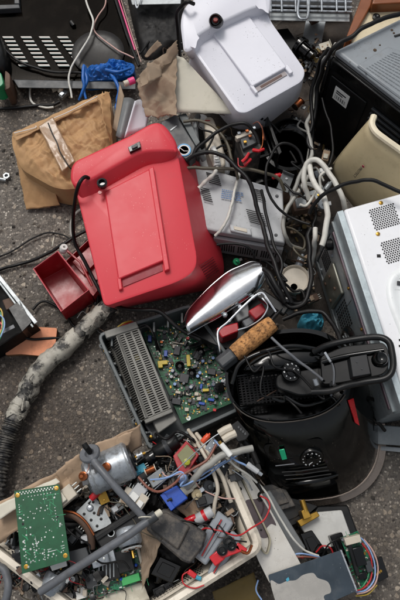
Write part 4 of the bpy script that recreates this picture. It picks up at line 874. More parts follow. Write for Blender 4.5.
# left edge machine
t = thing('metal_chassis', 'open black chassis with a bent grey metal edge and coloured wires at the left', 'chassis', at(5, 310, 0))
b = MB(); P_ = [(-60, 238), (0, 280), (35, 323), (20, 333), (0, 346), (-60, 375)]; r1 = ring(P_, .075); b.loft([[drop(p, 0) for p in r1], r1, inset(r1, .003), [drop(p, .03) for p in inset(r1, .004)]]); obj('tray', b, mat('matt_black_metal', '#060606', .7, dirt=.25, spec=.2), t)
b = MB(); b.bar(at(-8, 268, .08), at(36, 323, .08), .009, .003); obj('metal_edge', b, M['steel'], t, bevel=.001)
b = MB(); b.bar(at(-4, 278, .078), at(33, 327, .078), .005, .003); obj('metal_edge', b, M['dsteel'], t, bevel=.001)
prism('inner_block', 'black', [(8, 308), (20, 300), (32, 322), (22, 332)], .02, .08, t, 1, .002); prism('inner_block', 'rust', [(2, 300), (14, 296), (18, 306), (6, 310)], .02, .06, t, 1, .002)
b = MB(); b.bar(at(-6, 336, .1), at(14, 326, .1), .008, .004); obj('cross_bar', b, M['pgrey'], t)
bundle(t, 'wire', [([(-5, 308, .12), (1, 314, .12), (3, 325, .12), (0, 338, .12), (-5, 346, .12)], 'wiregreen'), ([(-5, 312, .122), (3, 318, .12), (4, 328, .12), (-3, 344, .12)], 'wireblue'), ([(-5, 305, .12), (2, 312, .12), (1, 330, .12), (-5, 340, .12)], 'wireyel'), ([(-5, 318, .12), (2, 326, .12), (-4, 336, .12)], 'wirered')], .0018)
t = thing('fibreboard_piece', 'broken orange fibreboard piece lying on the asphalt by the hose', 'board', at(30, 345, 0))
BO = [(37, 327), (57, 328), (55, 347), (44, 356), (20, 354), (5, 355), (8, 347), (22, 336)]
b = MB(); r1 = ring(BO, .016, 2, 3); b.loft([[p - Vector((0, 0, .002)) for p in r1], r1]); obj('orange_face', b, M['board'], t)
b = MB(); r1 = ring(BO, .0138, 2, 3); b.loft([[drop(p, -.002) for p in r1], shrink(r1, 1.012), shrink(r1, .99)]); obj('core', b, M['boardedge'], t)
t = crumple('cardboard_flake', M['card'], [(22, 190), (55, 190), (50, 208), (28, 209)], (.02, .02, .006, .006), 8, 6, .002, 20, 3, pc)

# ------------------------------------------------------------ duct hose
t = thing('duct_hose', 'dusty corrugated black hose wrapped in dirty white tape', 'hose', at(50, 380, 0))
HP = [A(p) for p in ((112, 304, .035), (98, 316, .035), (80, 333, .033), (62, 350, .033), (45, 364, .033), (34, 378, .033), (26, 395, .033), (17, 412, .033), (9, 432, .033), (3, 452, .033), (-2, 480, .033), (-5, 520, .033))]
HC = catmull(HP, 28); nH = len(HC)
def hr(u):
    base = .0192 + .002 * noise.noise(Vector((u * 14, 0, 0)))
    return base + (.0022 * (1 if math.sin(u * 560) > 0 else -1) if u > .68 else .001 * noise.noise(Vector((u * 90, 1, 0))))
b = MB(); b.tube(HC, hr, 18); obj('hose_tube', b, M['hose'], t, angle=60)
def tape(i0, i1, dr, seed, name='white_tape', m_='ductape'):
    b = MB(); seg = HC[i0:i1]; 
    b.tube(seg, lambda u: .0205 + dr + .0022 * noise.noise(Vector((u * 12 + seed, 2, 0))), 20, False)
    for i, v in enumerate(b.v):
        j = i // 20
        b.v[i] = v + Vector((noise.noise(v * 60), noise.noise(v * 60 + Vector((9, 0, 0))), noise.noise(v * 60 + Vector((0, 9, 0))))) * .003
        if j < 2 or j > len(seg) - 3: b.v[i] = b.v[i] + (HC[i0 + 5] - HC[i0]).normalized() * noise.noise(v * 90) * .022
    obj(name, b, M[m_], t, solid=.0012)
tape(int(nH * .19), int(nH * .56), .001, 2)
tape(int(nH * .59), int(nH * .66), .0002, 9)
tape(int(nH * .06), int(nH * .17), .0003, 6); 
for pts in ([(96, 318, .06), (92, 326, .062), (88, 330, .05)], [(33, 374, .06), (29, 379, .065), (33, 384, .05)], [(24, 398, .055), (22, 410, .058), (26, 402, .04)], [(84, 330, .062), (90, 326, .064), (97, 316, .06)]):
    b = MB(); b.tube(catmull([A(p) for p in pts], 4), .002, 5); obj('tape_shred', b, M['ductape'], t)

# ------------------------------------------------------------ chrome appliance with cork handle
t = thing('chrome_appliance', 'chrome domed appliance shell with a wire bail and cork handle', 'appliance', at(235, 310, .06))
outer = [(184, 322), (188, 311), (200, 297), (213, 284), (228, 272), (241, 266), (251, 262), (258, 263)]
inner = [(188, 335), (204, 326), (217, 319), (228, 312), (240, 304), (250, 297), (259, 289), (265, 279)]
OA = catmull([at(x, y, .15) for x, y in outer], 5); IA = catmull([at(x, y, .165) for x, y in inner], 5); n2 = len(OA) - 1
b = MB(); b.grid(lambda u, v: OA[round(u * n2)].lerp(IA[round(u * n2)], v) + Vector((0, 0, .062)) * .42 * math.sin(math.pi * min(1, v * .92)) ** .7, n2, 16); obj('chrome_dome', b, M['chrome'], t, solid=.002, angle=70)
b = MB(); b.tube([p + Vector((0, 0, .0)) for p in OA], .002, 8); obj('dome_edge', b, M['chrome'], t, angle=70)
b = MB(); b.tube([p + Vector((0, 0, .006)) for p in IA], .0016, 8); obj('dome_edge', b, M['chrome'], t, angle=70)
prism('inner_base', 'satin', [(186, 330), (214, 318), (240, 302), (258, 288), (284, 302), (264, 325), (236, 352), (214, 345)], .07, .12, t, 4, .003)
for o2, nm, m_, z in (([(216, 328), (238, 322), (239, 331), (222, 338)], 'red_grip', 'redbin', .17), ([(248, 311), (262, 302), (267, 311), (256, 320)], 'red_grip', 'redbin', .175), ([(232, 308), (248, 302), (250, 316), (238, 322)], 'element_block', 'grey', .155), ([(240, 318), (252, 312), (256, 322), (246, 328)], 'element_block', 'pgrey', .15)):
    prism(nm, m_, o2, .1, z, t, 2, .003)
for x, y in ((225, 316), (240, 308), (253, 298)):
    b = MB(); b.lathe(at(x, y, .17), [(.005, 0), (.005, .01), (.002, .012)], 10); obj('screw', b, M['motor'], t)
b = MB(); b.tube(catmull([A(p) for p in ((222, 360, .2), (220, 350, .22), (218, 332, .22), (228, 322, .22), (242, 308, .225), (254, 297, .225), (262, 293, .225), (268, 300, .23), (276, 312, .23))], 8), .0024, 8); obj('wire_bail', b, M['chrome'], t)
b = MB(); b.tube(catmull([A(p) for p in ((238, 330, .2), (250, 326, .21), (262, 318, .215), (268, 306, .22), (262, 298, .22))], 8), .0018, 8); obj('wire_bail', b, M['chrome'], t)
c0, c1 = at(234, 354, .235), at(273, 323, .245); d_ = (c1 - c0)
b = MB(); b.tube([c0.lerp(c1, i / 16) for i in range(17)], lambda u: .0168 + .0022 * math.sin(u * math.pi) if .02 < u < .98 else .0158, 24); ck = obj('cork_handle', b, M['cork'], t, angle=50)
b = MB(); b.tube([c0 - d_ * .36, c0 - d_ * .30, c0 - d_ * .02, c0], lambda u: .0175 if u < .9 else .014, 6); obj('handle_end', b, M['dgrey'], t, bevel=.003)
b = MB(); b.box(c1 + Vector((-.018, -.010, -.016)), d_.normalized() * .022, Vector((.022, .026, 0)), (0, 0, .03)); obj('handle_end', b, M['black'], t, bevel=.004)
b = MB(); b.bar(at(257, 291, .2), at(287, 311, .2), .022, .014); obj('end_bracket', b, M['black'], t, bevel=.003)
b = MB(); b.lathe(at(287, 302, .19), [(.008, 0), (.008, .022), (.004, .024)], 14); obj('bracket_foot', b, M['gloss'], t, angle=50)

# cup, blue paper, dirt
t = thing('white_cup', 'dirty white round plastic cup wedged left of the microwave', 'cup', at(294, 288, 0))
b = MB(); b.lathe(at(292, 287, .02), [(.024, 0), (.033, .055), (.0345, .058), (.033, .060), (.031, .058), (.029, .052), (.001, .052)], 36); obj('cup_shell', b, mat('grimy_cream_plastic', '#c4bcae', .6, dirt=.6, dcol='#6a5e50', speck=.7), t, angle=50)
b = MB(); b.lathe(at(294, 287, .081), [(.012, 0), (.012, .0012), (.008, .0015), (.008, 0)], 24); obj('moulded_ring', b, M['offwhite'], t)
t = lump('blue_paper', M['cyanpaper'], [(299, 318), (306, 312), (318, 309), (325, 320), (322, 332), (306, 331)], .06, .085, None, 2, .012, 40, 3); tag(t, 'crumpled blue paper beside the cork handle and microwave', 'paper')

# ------------------------------------------------------------ black fryer and black lid
fr = thing('deep_fryer', 'glossy black deep fryer with a white-marked dial and green lamp', 'fryer', at(310, 440, 0))
def ell(cx, cy, rx, ry, z, n=48, rot=0, sq=2.0):
    out = []
    for i in range(n):
        a = i / n * 2 * math.pi; ca, sa = math.cos(a), math.sin(a)
        x = rx * math.copysign(abs(ca) ** (2 / sq), ca); y = ry * math.copysign(abs(sa) ** (2 / sq), sa)
        out.append(at(cx + x * math.cos(rot) - y * math.sin(rot), cy + x * math.sin(rot) + y * math.cos(rot), z))
    return out
rot = -.12
rings = [ell(312, 432, 66, 68, .01, rot=rot, sq=2.5), ell(312, 430, 66, 68, .045, rot=rot, sq=2.5), ell(305, 408, 66, 66, .13, rot=rot, sq=2.5), ell(295, 385, 64, 52, .2, rot=rot, sq=2.4), ell(289, 376, 64, 47, .225, rot=rot, sq=2.3), ell(288, 376, 60, 43, .228, rot=rot, sq=2.3), ell(286, 380, 58, 42, .19, rot=rot, sq=2.3), ell(282, 388, 50, 36, .09, rot=rot, sq=2.3)]
b = MB(); b.loft(rings); obj('body', b, M['gloss'], fr, angle=60)
b = MB(); r1 = ell(312, 433, 67.3, 69.3, .02, rot=rot, sq=2.5); b.loft([ell(316, 436, 70, 70, .0, rot=rot, sq=2.4), ell(315.5, 435.5, 70, 70, .016, rot=rot, sq=2.4), ell(312, 432, 67, 69, .02, rot=rot, sq=2.5), ell(312, 432, 66.5, 68.5, .034, rot=rot, sq=2.5), ell(312, 432, 65, 67, .036, rot=rot, sq=2.5)], False, False); obj('chrome_rim', b, mat('brushed_brown_chrome', '#9a8c80', .25, metal=.9, dirt=.3, dcol='#3c3630'), fr, solid=.002)
# front panel placed on the sloping front by ray casting on the body
from mathutils.bvhtree import BVHTree
FB = BVHTree.FromPolygons([v for v in b.v] if False else [p for r in rings for p in r], [[k * 48 + i, k * 48 + (i + 1) % 48, (k + 1) * 48 + (i + 1) % 48, (k + 1) * 48 + i] for k in range(len(rings) - 1) for i in range(48)])
def onf(x, y, h=0):
    o = Vector((0, 0, CH)); d = (at(x, y, 0) - o).normalized(); p, n, _, _ = FB.ray_cast(o, d)
    if p is None: return at(x, y, .05)
    if n.z < 0: n = -n
    return p + n * h
def patch(name, pts, h, m_, parent, th=.004, r=3, bev=.001):
    o = rounded(pts, r, 4); top = [onf(x, y, h) for x, y in o]; c = sum(top, Vector()) / len(top); b = MB(); b.loft([[p - Vector((0, 0, th)) for p in top], top]); return obj(name, b, M[m_] if isinstance(m_, str) else m_, parent, bevel=bev, angle=50)
patch('control_panel', [(262, 444), (322, 437), (338, 476), (284, 487)], .003, 'satin', fr, .006, 6)
q_ = [onf(262, 444, .004), onf(322, 437, .004), onf(338, 476, .004), onf(284, 487, .004)]; qp = Quad(*q_)
def dialat(c, nrm, R, parent, seed=1, ticks=12):
    b = MB(); b.lathe(c, [(R, -.002), (R, .004), (R * .92, .006), (R * .9, .004), (R * .5, .004), (R * .44, .012), (.001, .013)], 32, nrm); d = obj('dial', b, M['gloss'], parent, angle=45)
    x = nrm.orthogonal().normalized(); y = nrm.cross(x); rs_ = random.Random(seed)
    b = MB()
    for i in range(ticks):
        a = i / ticks * 6.283; p = c + nrm * .0055 + (x * math.cos(a) + y * math.sin(a)) * R * .72; w = rs_.uniform(.0015, .0026)
        b.box(p, x * w, y * w * rs_.uniform(.7, 1.5), nrm * .0006)
    obj('dial_numbers', b, M['numer'], d, smooth=False)
    b = MB(); b.box(c + nrm * .0125, x * R * .42, y * .0012, nrm * .001); obj('dial_pointer', b, M['numer'], d, smooth=False)
    return d
dialat(qp.p(.70, .38, .002), qp.n, px2m(11, .12), fr, 2, 13)
b = MB(); b.loft([[onf(x, y, h) for x, y in ((279, 448), (284, 447), (287, 457), (282, 458))] for h in (.004, .0065)]); lp = obj('indicator_lamp', b, mat('green_lens', '#17a877', .2, dirt=.2, coat=.5), fr, bevel=.0008)
b = MB(); b.tube([onf(276, 463, .008), onf(294, 461, .008)], .0012, 6); obj('marking_line', b, M['pgrey'], fr)
for k in range(3):
    b = MB(); b.tube([onf(282 + k * 2, 470 + k * 3.4, .006), onf(300 + k * 2, 469 + k * 3.2, .006), onf(326 + k * 2, 465 + k * 3.2, .006)], .0018, 6); obj('panel_rib', b, M['gloss'], fr)
b = MB(); LIP = [onf(286, 482, .004), onf(300, 479, .008), onf(318, 476, .009), onf(337, 473, .004)]; b.tube(catmull(LIP, 5), lambda u: .0025 + .0045 * math.sin(u * math.pi), 8); obj('panel_lip', b, M['gloss'], fr, angle=60)
b = MB(); b.tube([p + Vector((0, 0, .003)) for p in ell(288, 377, 62, 45, .227, rot=rot, sq=2.3)][4:22], .0014, 6); obj('rim_wear', b, mat('worn_tan_edge', '#2c2620', .5), fr)
# red sticker on the right wall
b = MB(); b.loft([[onf(x, y, h) for x, y in ((347, 400), (352, 398), (358, 425), (354, 422))] for h in (.002, .004)]); obj('red_sticker', b, M['redpl'], fr)
# frying basket inside
fb = thing('frying_basket', 'black perforated frying basket sunk in the open fryer', 'basket', at(270, 395, .1))
qk = Quad(at(236, 376, .165), at(318, 366, .17), at(324, 398, .16), at(240, 406, .155))
b = MB(); NU, NV = 22, 12
for i in range(NU + 1): qk.box(b, i / NU - .009, 0, i / NU + .009, 1, 0, .0025)
for j in range(NV + 1): qk.box(b, 0, j / NV - .018, 1, j / NV + .018, 0, .0022)
obj('perforated_floor', b, mat('dusty_basket_metal', '#0e0d0f', .45, spec=.3, dirt=.35, dcol='#4a4448'), fb)
b = MB(); b.tube([qk.p(*uv, .004) for uv in ((0, 0), (.5, -.03), (1, 0), (1, 1), (.5, 1.03), (0, 1), (0, 0))], .003, 8); obj('basket_rim', b, M['gloss'], fb)
b = MB(); b.tube([qk.p(.2, .9, .02), qk.p(.5, .55, .02), qk.p(.85, .75, .02)], .0012, 6); obj('cross_wire', b, M['rust'], fb)
# black lid / base with small dial and long handle frame
ld = thing('kettle_top', 'black appliance lid with a small numbered dial and a long looped handle', 'lid', at(320, 365, .2))
b = MB(); L1 = ring([(238, 372), (252, 356), (280, 348), (312, 347), (330, 352), (334, 362), (320, 366), (262, 374)], .235, 8, 5); b.loft([[p - Vector((0, 0, .03)) for p in shrink(L1, .94)], L1, shrink(L1, .9, .014), shrink(L1, .6, .02)]); obj('lid_shell', b, M['gloss'], ld, angle=60)
b = MB(); b.tube(catmull([at(232, 384, .245), at(240, 364, .255), at(262, 352, .262), (at(292, 346, .262)), at(322, 350, .255)], 8), .0045, 8); obj('lid_rim', b, M['gloss'], ld, angle=60)
L3 = Vector((0, 0, 1)); dialat(at(291, 372, .25), Vector((0, -.15, 1)).normalized(), px2m(9.5, .25), ld, 5, 10)
prism('lid_bridge', 'black', [(276, 374), (324, 366), (340, 378), (334, 392), (300, 396), (276, 388)], .205, .235, ld, 5, .003)
HO = [(314, 352, .262), (326, 346, .28), (345, 341, .295), (375, 337, .312), (388, 341, .318), (392, 352, .318), (393, 368, .316), (386, 378, .312), (365, 382, .3), (346, 386, .285), (330, 391, .275), (312, 392, .262)]
P_ = catmull([A(p) for p in HO], 6); b = MB(); b.tube(P_, .0064, 12); obj('handle_frame', b, M['black'], ld, angle=60)
r1 = ring([(320, 356, .262), (344, 346, .283), (384, 342, .303), (389, 350, .305), (389, 368, .303), (383, 375, .3), (342, 383, .275), (322, 385, .262)], 0, 5, 4)
b = MB(); b.loft([[p - Vector((0, 0, .02)) for p in r1], r1]); obj('handle_web', b, M['gloss'], ld, bevel=.002)
b = MB(); b.tube(catmull([at(322, 362, .275), at(345, 356, .29), at(384, 350, .31)], 6), .0045, 8); obj('web_rib', b, M['gloss'], ld, angle=60)
prism('switch_plate', mat('charcoal_plate', '#1c1d1f', .45, dirt=.2), [(350, 357), (367, 354), (371, 374), (353, 377)], .27, .306, ld, 1, .0015)
for x, y in ((357, 362), (362, 369)):
    b = MB(); b.lathe(at(x, y, .3065), [(.0018, 0), (.0012, .001)], 8); obj('screw', b, M['dgrey'], ld)
b = MB(); b.lathe(at(380, 359, .308), [(.014, -.01), (.014, .006), (.011, .009), (.006, .004), (.001, .003)], 20); obj('push_knob', b, M['gloss'], ld, angle=50)
b = MB(); b.bar(at(325, 352, .29), at(331, 362, .288), .005, .004); obj('metal_clip', b, M['motor'], ld, bevel=.001)
b = MB(); b.tube(catmull([at(326, 356, .275), at(333, 366, .276), at(334, 380, .272), at(331, 396, .26)], 5), .0022, 6); obj('clip_wire', b, M['pgrey'], ld)
b = MB(); b.cyl(at(315, 379, .262), at(317, 385, .258), .005, 10); obj('hinge_pin', b, M['motor'], ld)
b = MB(); b.lathe(at(333, 385, .262), [(.008, 0), (.008, .006), (.004, .009)], 14); obj('hinge_knob', b, M['satin'], ld)
cable('loose_rod', 'thin dark rod resting diagonally across the black lid', [(271, 338, .27), (285, 350, .285), (300, 362, .28), (323, 380, .272)], .0028, 'pgrey', 'rod')
cable('loose_cable', 'black cable bending from the end of the cork handle over the microwave side', [(284, 319, .2), (300, 313, .21), (318, 312, .22), (330, 320, .23), (338, 336, .25), (341, 345, .26)], .0046, 'cable')
for pts, l in (([(330, 395, .2), (336, 404, .19), (350, 418, .15)], 'short black cord hanging beside the red sticker of the fryer'), ([(352, 392, .2), (360, 404, .15), (374, 420, .1), (384, 430, .06)], 'black cord hanging between the fryer and the microwave'), ([(340, 392, .2), (356, 400, .18), (370, 398, .14), (384, 410, .1)], 'thin black cord curled below the handle frame')):
    cable('loose_cable', l, pts, .004, 'cable')
t = thing('steel_bar', 'dark steel foot bar at the bottom corner of the microwave', 'bar', at(390, 440, 0))
b = MB(); b.loft([[at(x, y, z) for x, y in ((368, 424), (420, 428), (420, 447), (374, 444))] for z in (.005, .05)]); obj('bar_body', b, M['dsteel'], t, bevel=.002)
b = MB(); b.loft([[at(x, y, z) for x, y in ((375, 445.5), (420, 449), (420, 454), (377, 450))] for z in (.0, .02)]); obj('bar_lip', b, M['steel'], t, bevel=.001)
# ------------------------------------------------------------ white basket
bk = thing('plastic_basket', 'dirty white perforated plastic basket filled with dismantled electronic parts', 'basket', at(130, 520, 0))
BR_ = [(-30, 533), (196, 418), (238, 484), (268, 553), (118, 640)]
o1 = ring([(-34, 535, .17), (190, 432, .06), (232, 472, .17), (265, 549, .19), (112, 646, .19)], 0, 14, 6)
b = MB(); b.loft([[p for p in inset(o1, .004, -.016)], [p - Vector((0, 0, .006)) for p in o1], o1, inset(o1, .006, .005), inset(o1, .015, .003), inset(o1, .019, -.008)], False, False); obj('rim', b, M['basket'], bk, solid=.002, angle=50)
w1 = inset(o1, .017); b = MB(); b.loft([[p + Vector((0, 0, -.006)) for p in w1], [p + Vector((0, 0, -.165)) for p in shrink(w1, .82)]], False, False); wl = obj('side_wall', b, M['basket'], bk, solid=.003)
b = MB(); fl = [p + Vector((0, 0, -.165)) for p in shrink(w1, .82)]; b.loft([[p - Vector((0, 0, .003)) for p in fl], fl]); obj('floor', b, M['basket'], bk)
# holes of the lower right wall and floor
b = MB()
def wallp(u, v):   # u along bottom-right wall between two rim corners, v down
    n = len(w1); A_, B_ = at(258, 558, .18), at(120, 634, .18); c = sum(w1, Vector()) / n
    top = A_.lerp(B_, u); top = top + (c - top).normalized() * .020; bot = c + (top - c) * .82; bot.z = top.z - .15; return top.lerp(bot, v)
for i in range(34):
    for j in range(9):
        u = .05 + i * .026 + (j % 2) * .013; v = .12 + j * .10; a_, b2_, c_, d_ = wallp(u - .008, v), wallp(u + .008, v), wallp(u + .008, v + .055), wallp(u - .008, v + .055); up_ = Vector((-.0012, .0018, .0012))
        b.add([q + up_ for q in (a_, b2_, c_, d_)], [[0, 1, 2, 3]])
h_ = obj('wall_holes', b, M['hole'], bk, smooth=False)
b = MB()
for i in range(8):
    for j in range(3):
        x, y = 226 + i * 3.6 - j * 3, 548 + i * 2.0 - j * 0 + j * 6
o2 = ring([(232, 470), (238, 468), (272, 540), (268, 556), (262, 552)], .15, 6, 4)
b = MB(); b.loft([[p - Vector((0, 0, .03)) for p in o2], o2, inset(o2, .003), [p - Vector((0, 0, .02)) for p in inset(o2, .004)]]); t = obj('basket_lip', b, mat('dull_olive_plastic', '#8c8672', .5, dirt=.4, dcol='#4c4838'), bk, bevel=.003)  # darker olive lip outside the rim
t = lump('gap_shade_sheet', mat('gap_shade_black', '#0b0b0c', .5, dirt=.4, dcol='#4a4238', bump=.4, bscale=40), [(-24, 540), (188, 440), (226, 478), (254, 546), (116, 630)], .07, .10, None, 6, .008, 30, 9, 20, 90); tag(t, 'dark crumpled liner put in as shade at the bottom of the basket beneath the parts', 'filler')  # black sheet painting in the shade between the parts
# wrapping paper lining
t = thing('paper_lining', 'crumpled tan wrapping paper folded over the upper left edge of the basket', 'paper', at(70, 480, .15))
crumple('paper_roll_edge', M['tan'], [(-6, 505), (140, 424), (142, 446), (-6, 546)], (.22, .22, .18, .185), 50, 9, .007, 22, 41, t, ragged=.06)
crumple('paper_fold', M['tan'], [(56, 472), (84, 448), (104, 462), (66, 496)], (.22, .235, .2, .19), 16, 12, .008, 28, 42, t, ragged=.08)
crumple('paper_fold', M['tan'], [(85, 446), (133, 432), (128, 445), (90, 462)], (.232, .225, .215, .22), 20, 8, .006, 28, 43, t, ragged=.1)
crumple('paper_fold', M['papr'], [(-4, 506), (56, 478), (60, 482), (-2, 520)], (.222, .222, .225, .22), 20, 6, .003, 28, 44, t)
t = crumple('torn_paper', M['card'], [(140, 524), (150, 520), (162, 540), (142, 590)], (.2, .2, .2, .16), 10, 18, .007, 40, 45, None, ragged=.12); tag(t, 'torn brown paper tongue sticking up beside the black power block', 'paper')
t = crumple('torn_paper', M['tan'], [(176, 508), (196, 498), (206, 510), (190, 520)], (.18, .18, .18, .17), 12, 10, .006, 40, 46, None, ragged=.1); tag(t, 'tan crumpled paper under the blue plastic coil', 'paper')
t = crumple('torn_paper', M['papr'], [(86, 596), (140, 575), (150, 600), (90, 612)], (.14, .15, .14, .14), 12, 10, .004, 40, 47, None); tag(t, 'pale paper sheet under the lower circuit board', 'paper')

# ------------------------------------------------------------ main items in the basket
def board(name_, label, corners, z, m, rs, **kw):
    t = thing(name_, label, 'circuit board', at(*corners[0][:2], z if not isinstance(z, (list, tuple)) else z[0]))
    zz = z if isinstance(z, (list, tuple)) else [z] * 4; q = Quad(*[A((c[0], c[1], q_)) for c, q_ in zip(corners, zz)])
    b = MB(); q.box(b, 0, 0, 1, 1, -.0018, 0); bo = obj('board', b, M[m], t, bevel=.0003); return t, bo, q
t, bo, q = board('circuit_board', 'large bright green circuit board lying solder side up on the basket', [(14, 491), (59, 484), (70, 560), (22, 574)], [.235, .235, .24, .235], 'pcb', None)
rs = random.Random(12); b = MB()
for k in range(26): q.rbox(b, .06 + .034 * k, .03 + (k % 2) * .022, .0022, .0022, 0, .001)
for k in range(70):
    u, v = rs.uniform(.06, .94), rs.uniform(.12, .95); s_ = rs.uniform(.0012, .0028); b.lathe(q.p(u, v, 0), [(s_, 0), (s_ * .5, .0012)], 6, q.n)
for (u, v, du, dv, n) in ((.12, .62, .0, .035, 7), (.3, .7, 0, .03, 6), (.84, .3, 0, .04, 5), (.2, .9, .09, 0, 7), (.08, .18, .0, .03, 4), (.3, .1, .07, 0, 8), (.5, .82, 0, .03, 4)):
    for k in range(n): b.lathe(q.p(u + du * k, v + dv * k, 0), [(.0017, 0), (.0008, .0014)], 6, q.n)
o = obj('solder_point', b, M['solder'], bo, smooth=False); o['kind'] = 'stuff'
b = MB()
for k in range(80):
    u, v = rs.uniform(.08, .9), rs.uniform(.1, .9); q.rbox(b, u, v, rs.uniform(.006, .03), .0009, 0, .0004, rs.choice((0, 1.57, .78)))
o = obj('copper_track', b, M['track'], bo, smooth=False); o['kind'] = 'stuff'
b = MB()
for v0 in (.80, .83): 
    for k in range(18): q.rbox(b, .58 + .02 * k, v0, .0012, .0012, 0, .0006)
for k in range(10): q.rbox(b, .36, .60 + k * .014, .003, .0008, 0, .0006, .5)
obj('white_printing', b, M['numer'], bo, smooth=False)
for u, v in ((.07, .06), (.93, .05), (.1, .93), (.92, .93)):
    b = MB(); b.lathe(q.p(u, v, 0), [(.0042, 0), (.0042, .0012), (.002, .0014), (.0018, .0006)], 12, q.n); obj('mounting_ring', b, M['gold'], bo)
for u, v in ((.5, .42), (.86, .42), (.13, .42)):
    b = MB(); b.lathe(q.p(u, v, 0), [(.003, .0003), (.001, .0005)], 10, q.n); obj('drill_hole', b, M['hole'], bo)

t, bo, q = board('circuit_board', 'populated dark green circuit board in the bottom corner of the basket', [(70, 562), (138, 536), (148, 580), (72, 606)], [.15, .16, .16, .15], 'pcb2', None)
populate(q, bo, random.Random(8), 10, 420, 16)
for (u, v, w, l, h, m_, nm) in ((.80, .86, .035, .014, .012, 'lgreen', 'terminal_block'), (.58, .55, .03, .03, .02, 'satin', 'relay'), (.78, .42, .03, .04, .024, 'black', 'relay'), (.30, .6, .022, .026, .018, 'dgrey', 'relay'), (.98, .40, .006, .045, .014, 'offwhite', 'edge_connector'), (.14, .78, .02, .02, .014, 'label', 'connector'), (.45, .2, .03, .018, .018, 'steel', 'heat_sink'), (.6, .16, .02, .03, .03, 'motor', 'heat_sink')):
    b = MB(); q.rbox(b, u, v, w, l, 0, h, .05); obj(nm, b, M[m_], bo, bevel=.001)
for k in range(6):
    b = MB(); q.rbox(b, .42 + .05 * k, .5, .002, .03, 0, .02, .3); obj('fin', b, M['steel'], bo)
for u, v in ((.9, .6), (.68, .78)):
    b = MB(); b.lathe(q.p(u, v, 0), [(.003, 0), (.003, .012), (.001, .014)], 10, q.n); obj('indicator_lamp', b, M['blue'], bo)

def motor(label, a, c, r, parts=True, m='motor', nm='electric_motor', shaft=.012):
    t = thing(nm, label, 'motor', (a + c) / 2); d = (c - a).normalized()
    b = MB(); b.lathe(a, [(r * .86, 0), (r, .004), (r, (c - a).length - .004), (r * .86, (c - a).length)], 32, d); obj('can', b, M[m], t, angle=40)
    b = MB(); b.lathe(c, [(r * .7, -.001), (r * .68, .004), (r * .3, .005), (r * .28, .008), (.002, .009)], 24, d); obj('end_cap', b, M['satin' if m == 'motor' else 'label'], t, angle=40)
    b = MB(); b.cyl(c + d * .004, c + d * (.01 + shaft), .0028, 10); obj('shaft', b, M['gold'], t)
    return t, d
a, c = at(88, 478, .215), at(131, 459, .215)
t, d = motor('large silver motor with copper terminals beneath the ring of the grey tube', a, c, .036, shaft=.02)
b = MB(); b.lathe(c + d * .012, [(.006, 0), (.006, .004), (.004, .004), (.004, .009), (.006, .009), (.006, .012)], 12, d); obj('coupling', b, M['motor'], t)
for f in (.12, .5, .9):
    b = MB(); b.lathe(a.lerp(c, f), [(.0362, 0), (.0368, .0006), (.0368, .0022), (.0362, .0028)], 32, d, caps=False); obj('crimped_band', b, M['steel'], t, angle=50)
b = MB(); b.lathe(a - d * .001, [(.03, 0), (.028, -.002), (.012, -.003), (.010, -.008), (.001, -.008)], 24, d); obj('end_plate', b, M['dsteel'], t, angle=50)
for x, y in ((84, 476), (107, 467)):
    b = MB(); b.lathe(at(x, y, .251), [(.0085, 0), (.0085, .006), (.006, .007), (.003, .012), (.001, .012)], 14, Vector((-.25, -.1, 1))); obj('brush_terminal', b, M['copper'], t, angle=40)
for x, y in ((95, 473), (83, 486)):
    b = MB(); b.box(at(x, y, .253), (.010, .003, 0), (-.002, .008, 0), (0, 0, .002)); obj('stamped_mark', b, M['dgrey'], t)
bundle(t, 'pink_wire', [([(88, 458, .25), (89, 466, .258), (86, 474, .262)], 'wirepink')], .0014)
a, c = at(127, 528, .2), at(131, 546, .205)
t, d = motor('small silver motor with a round white end beside the grey tubes', a, c, .0225, m='motor'); 
b = MB(); b.lathe(c, [(.0195, .004), (.0195, .0062), (.007, .0066), (.006, .004)], 24, d); obj('white_disc', b, M['label'], t)
for k in range(6):
    an = k * 1.047; x = d.orthogonal().normalized(); y = d.cross(x); b = MB(); b.cyl(c + d * .006 + (x * math.cos(an) + y * math.sin(an)) * .013, c + d * .0074 + (x * math.cos(an) + y * math.sin(an)) * .013, .0022, 8); obj('disc_hole', b, M['copper'], t)
a, c = at(48, 594, .17), at(58, 574, .17)
motor('steel motor cylinder beneath the big green circuit board', a, c, .022)

# grey tubes
t = thing('grey_tube', 'grey rubber tube ending in a flanged ring above the silver motor', 'tube', at(110, 480, .22))
b = MB(); b.tube([A(p) for p in ((91, 456, .27), (96, 464, .28), (106, 476, .285), (120, 492, .28), (134, 507, .27), (144, 518, .262))], lambda u: .0068 if u < .9 else .0060, 14); obj('tube_body', b, M['pgrey'], t, angle=60)
b = MB(); b.lathe(at(90, 454, .268), [(.011, -.003), (.0195, -.002), (.0205, .002), (.0185, .005), (.0095, .004), (.007, .0)], 24, Vector((-.3, .5, .9))); obj('flange', b, M['pgrey'], t, angle=50)
b = MB(); b.tube([at(90, 452, .275), at(86, 447, .29), at(84, 444, .29)], .0055, 10); obj('nipple', b, M['cable'], t)
t = thing('grey_tube', 'long straight grey rubber tube lying diagonally across the basket', 'tube', at(100, 550, .2))
b = MB(); b.tube([A(p) for p in ((40, 592, .21), (70, 572, .23), (100, 553, .25), (130, 534, .262), (152, 518, .265))], .0076, 14); obj('tube_body', b, M['pgrey'], t, angle=60)
b = MB(); b.tube([at(148, 520.5, .266), at(152, 518, .266), at(156, 515, .266)], .0095, 14); obj('tube_collar', b, M['dgrey'], t, angle=50)
b = MB(); b.cyl(at(154, 516.5, .266), at(161, 511.5, .262), .0060, 12); obj('tip', b, M['papr'], t)
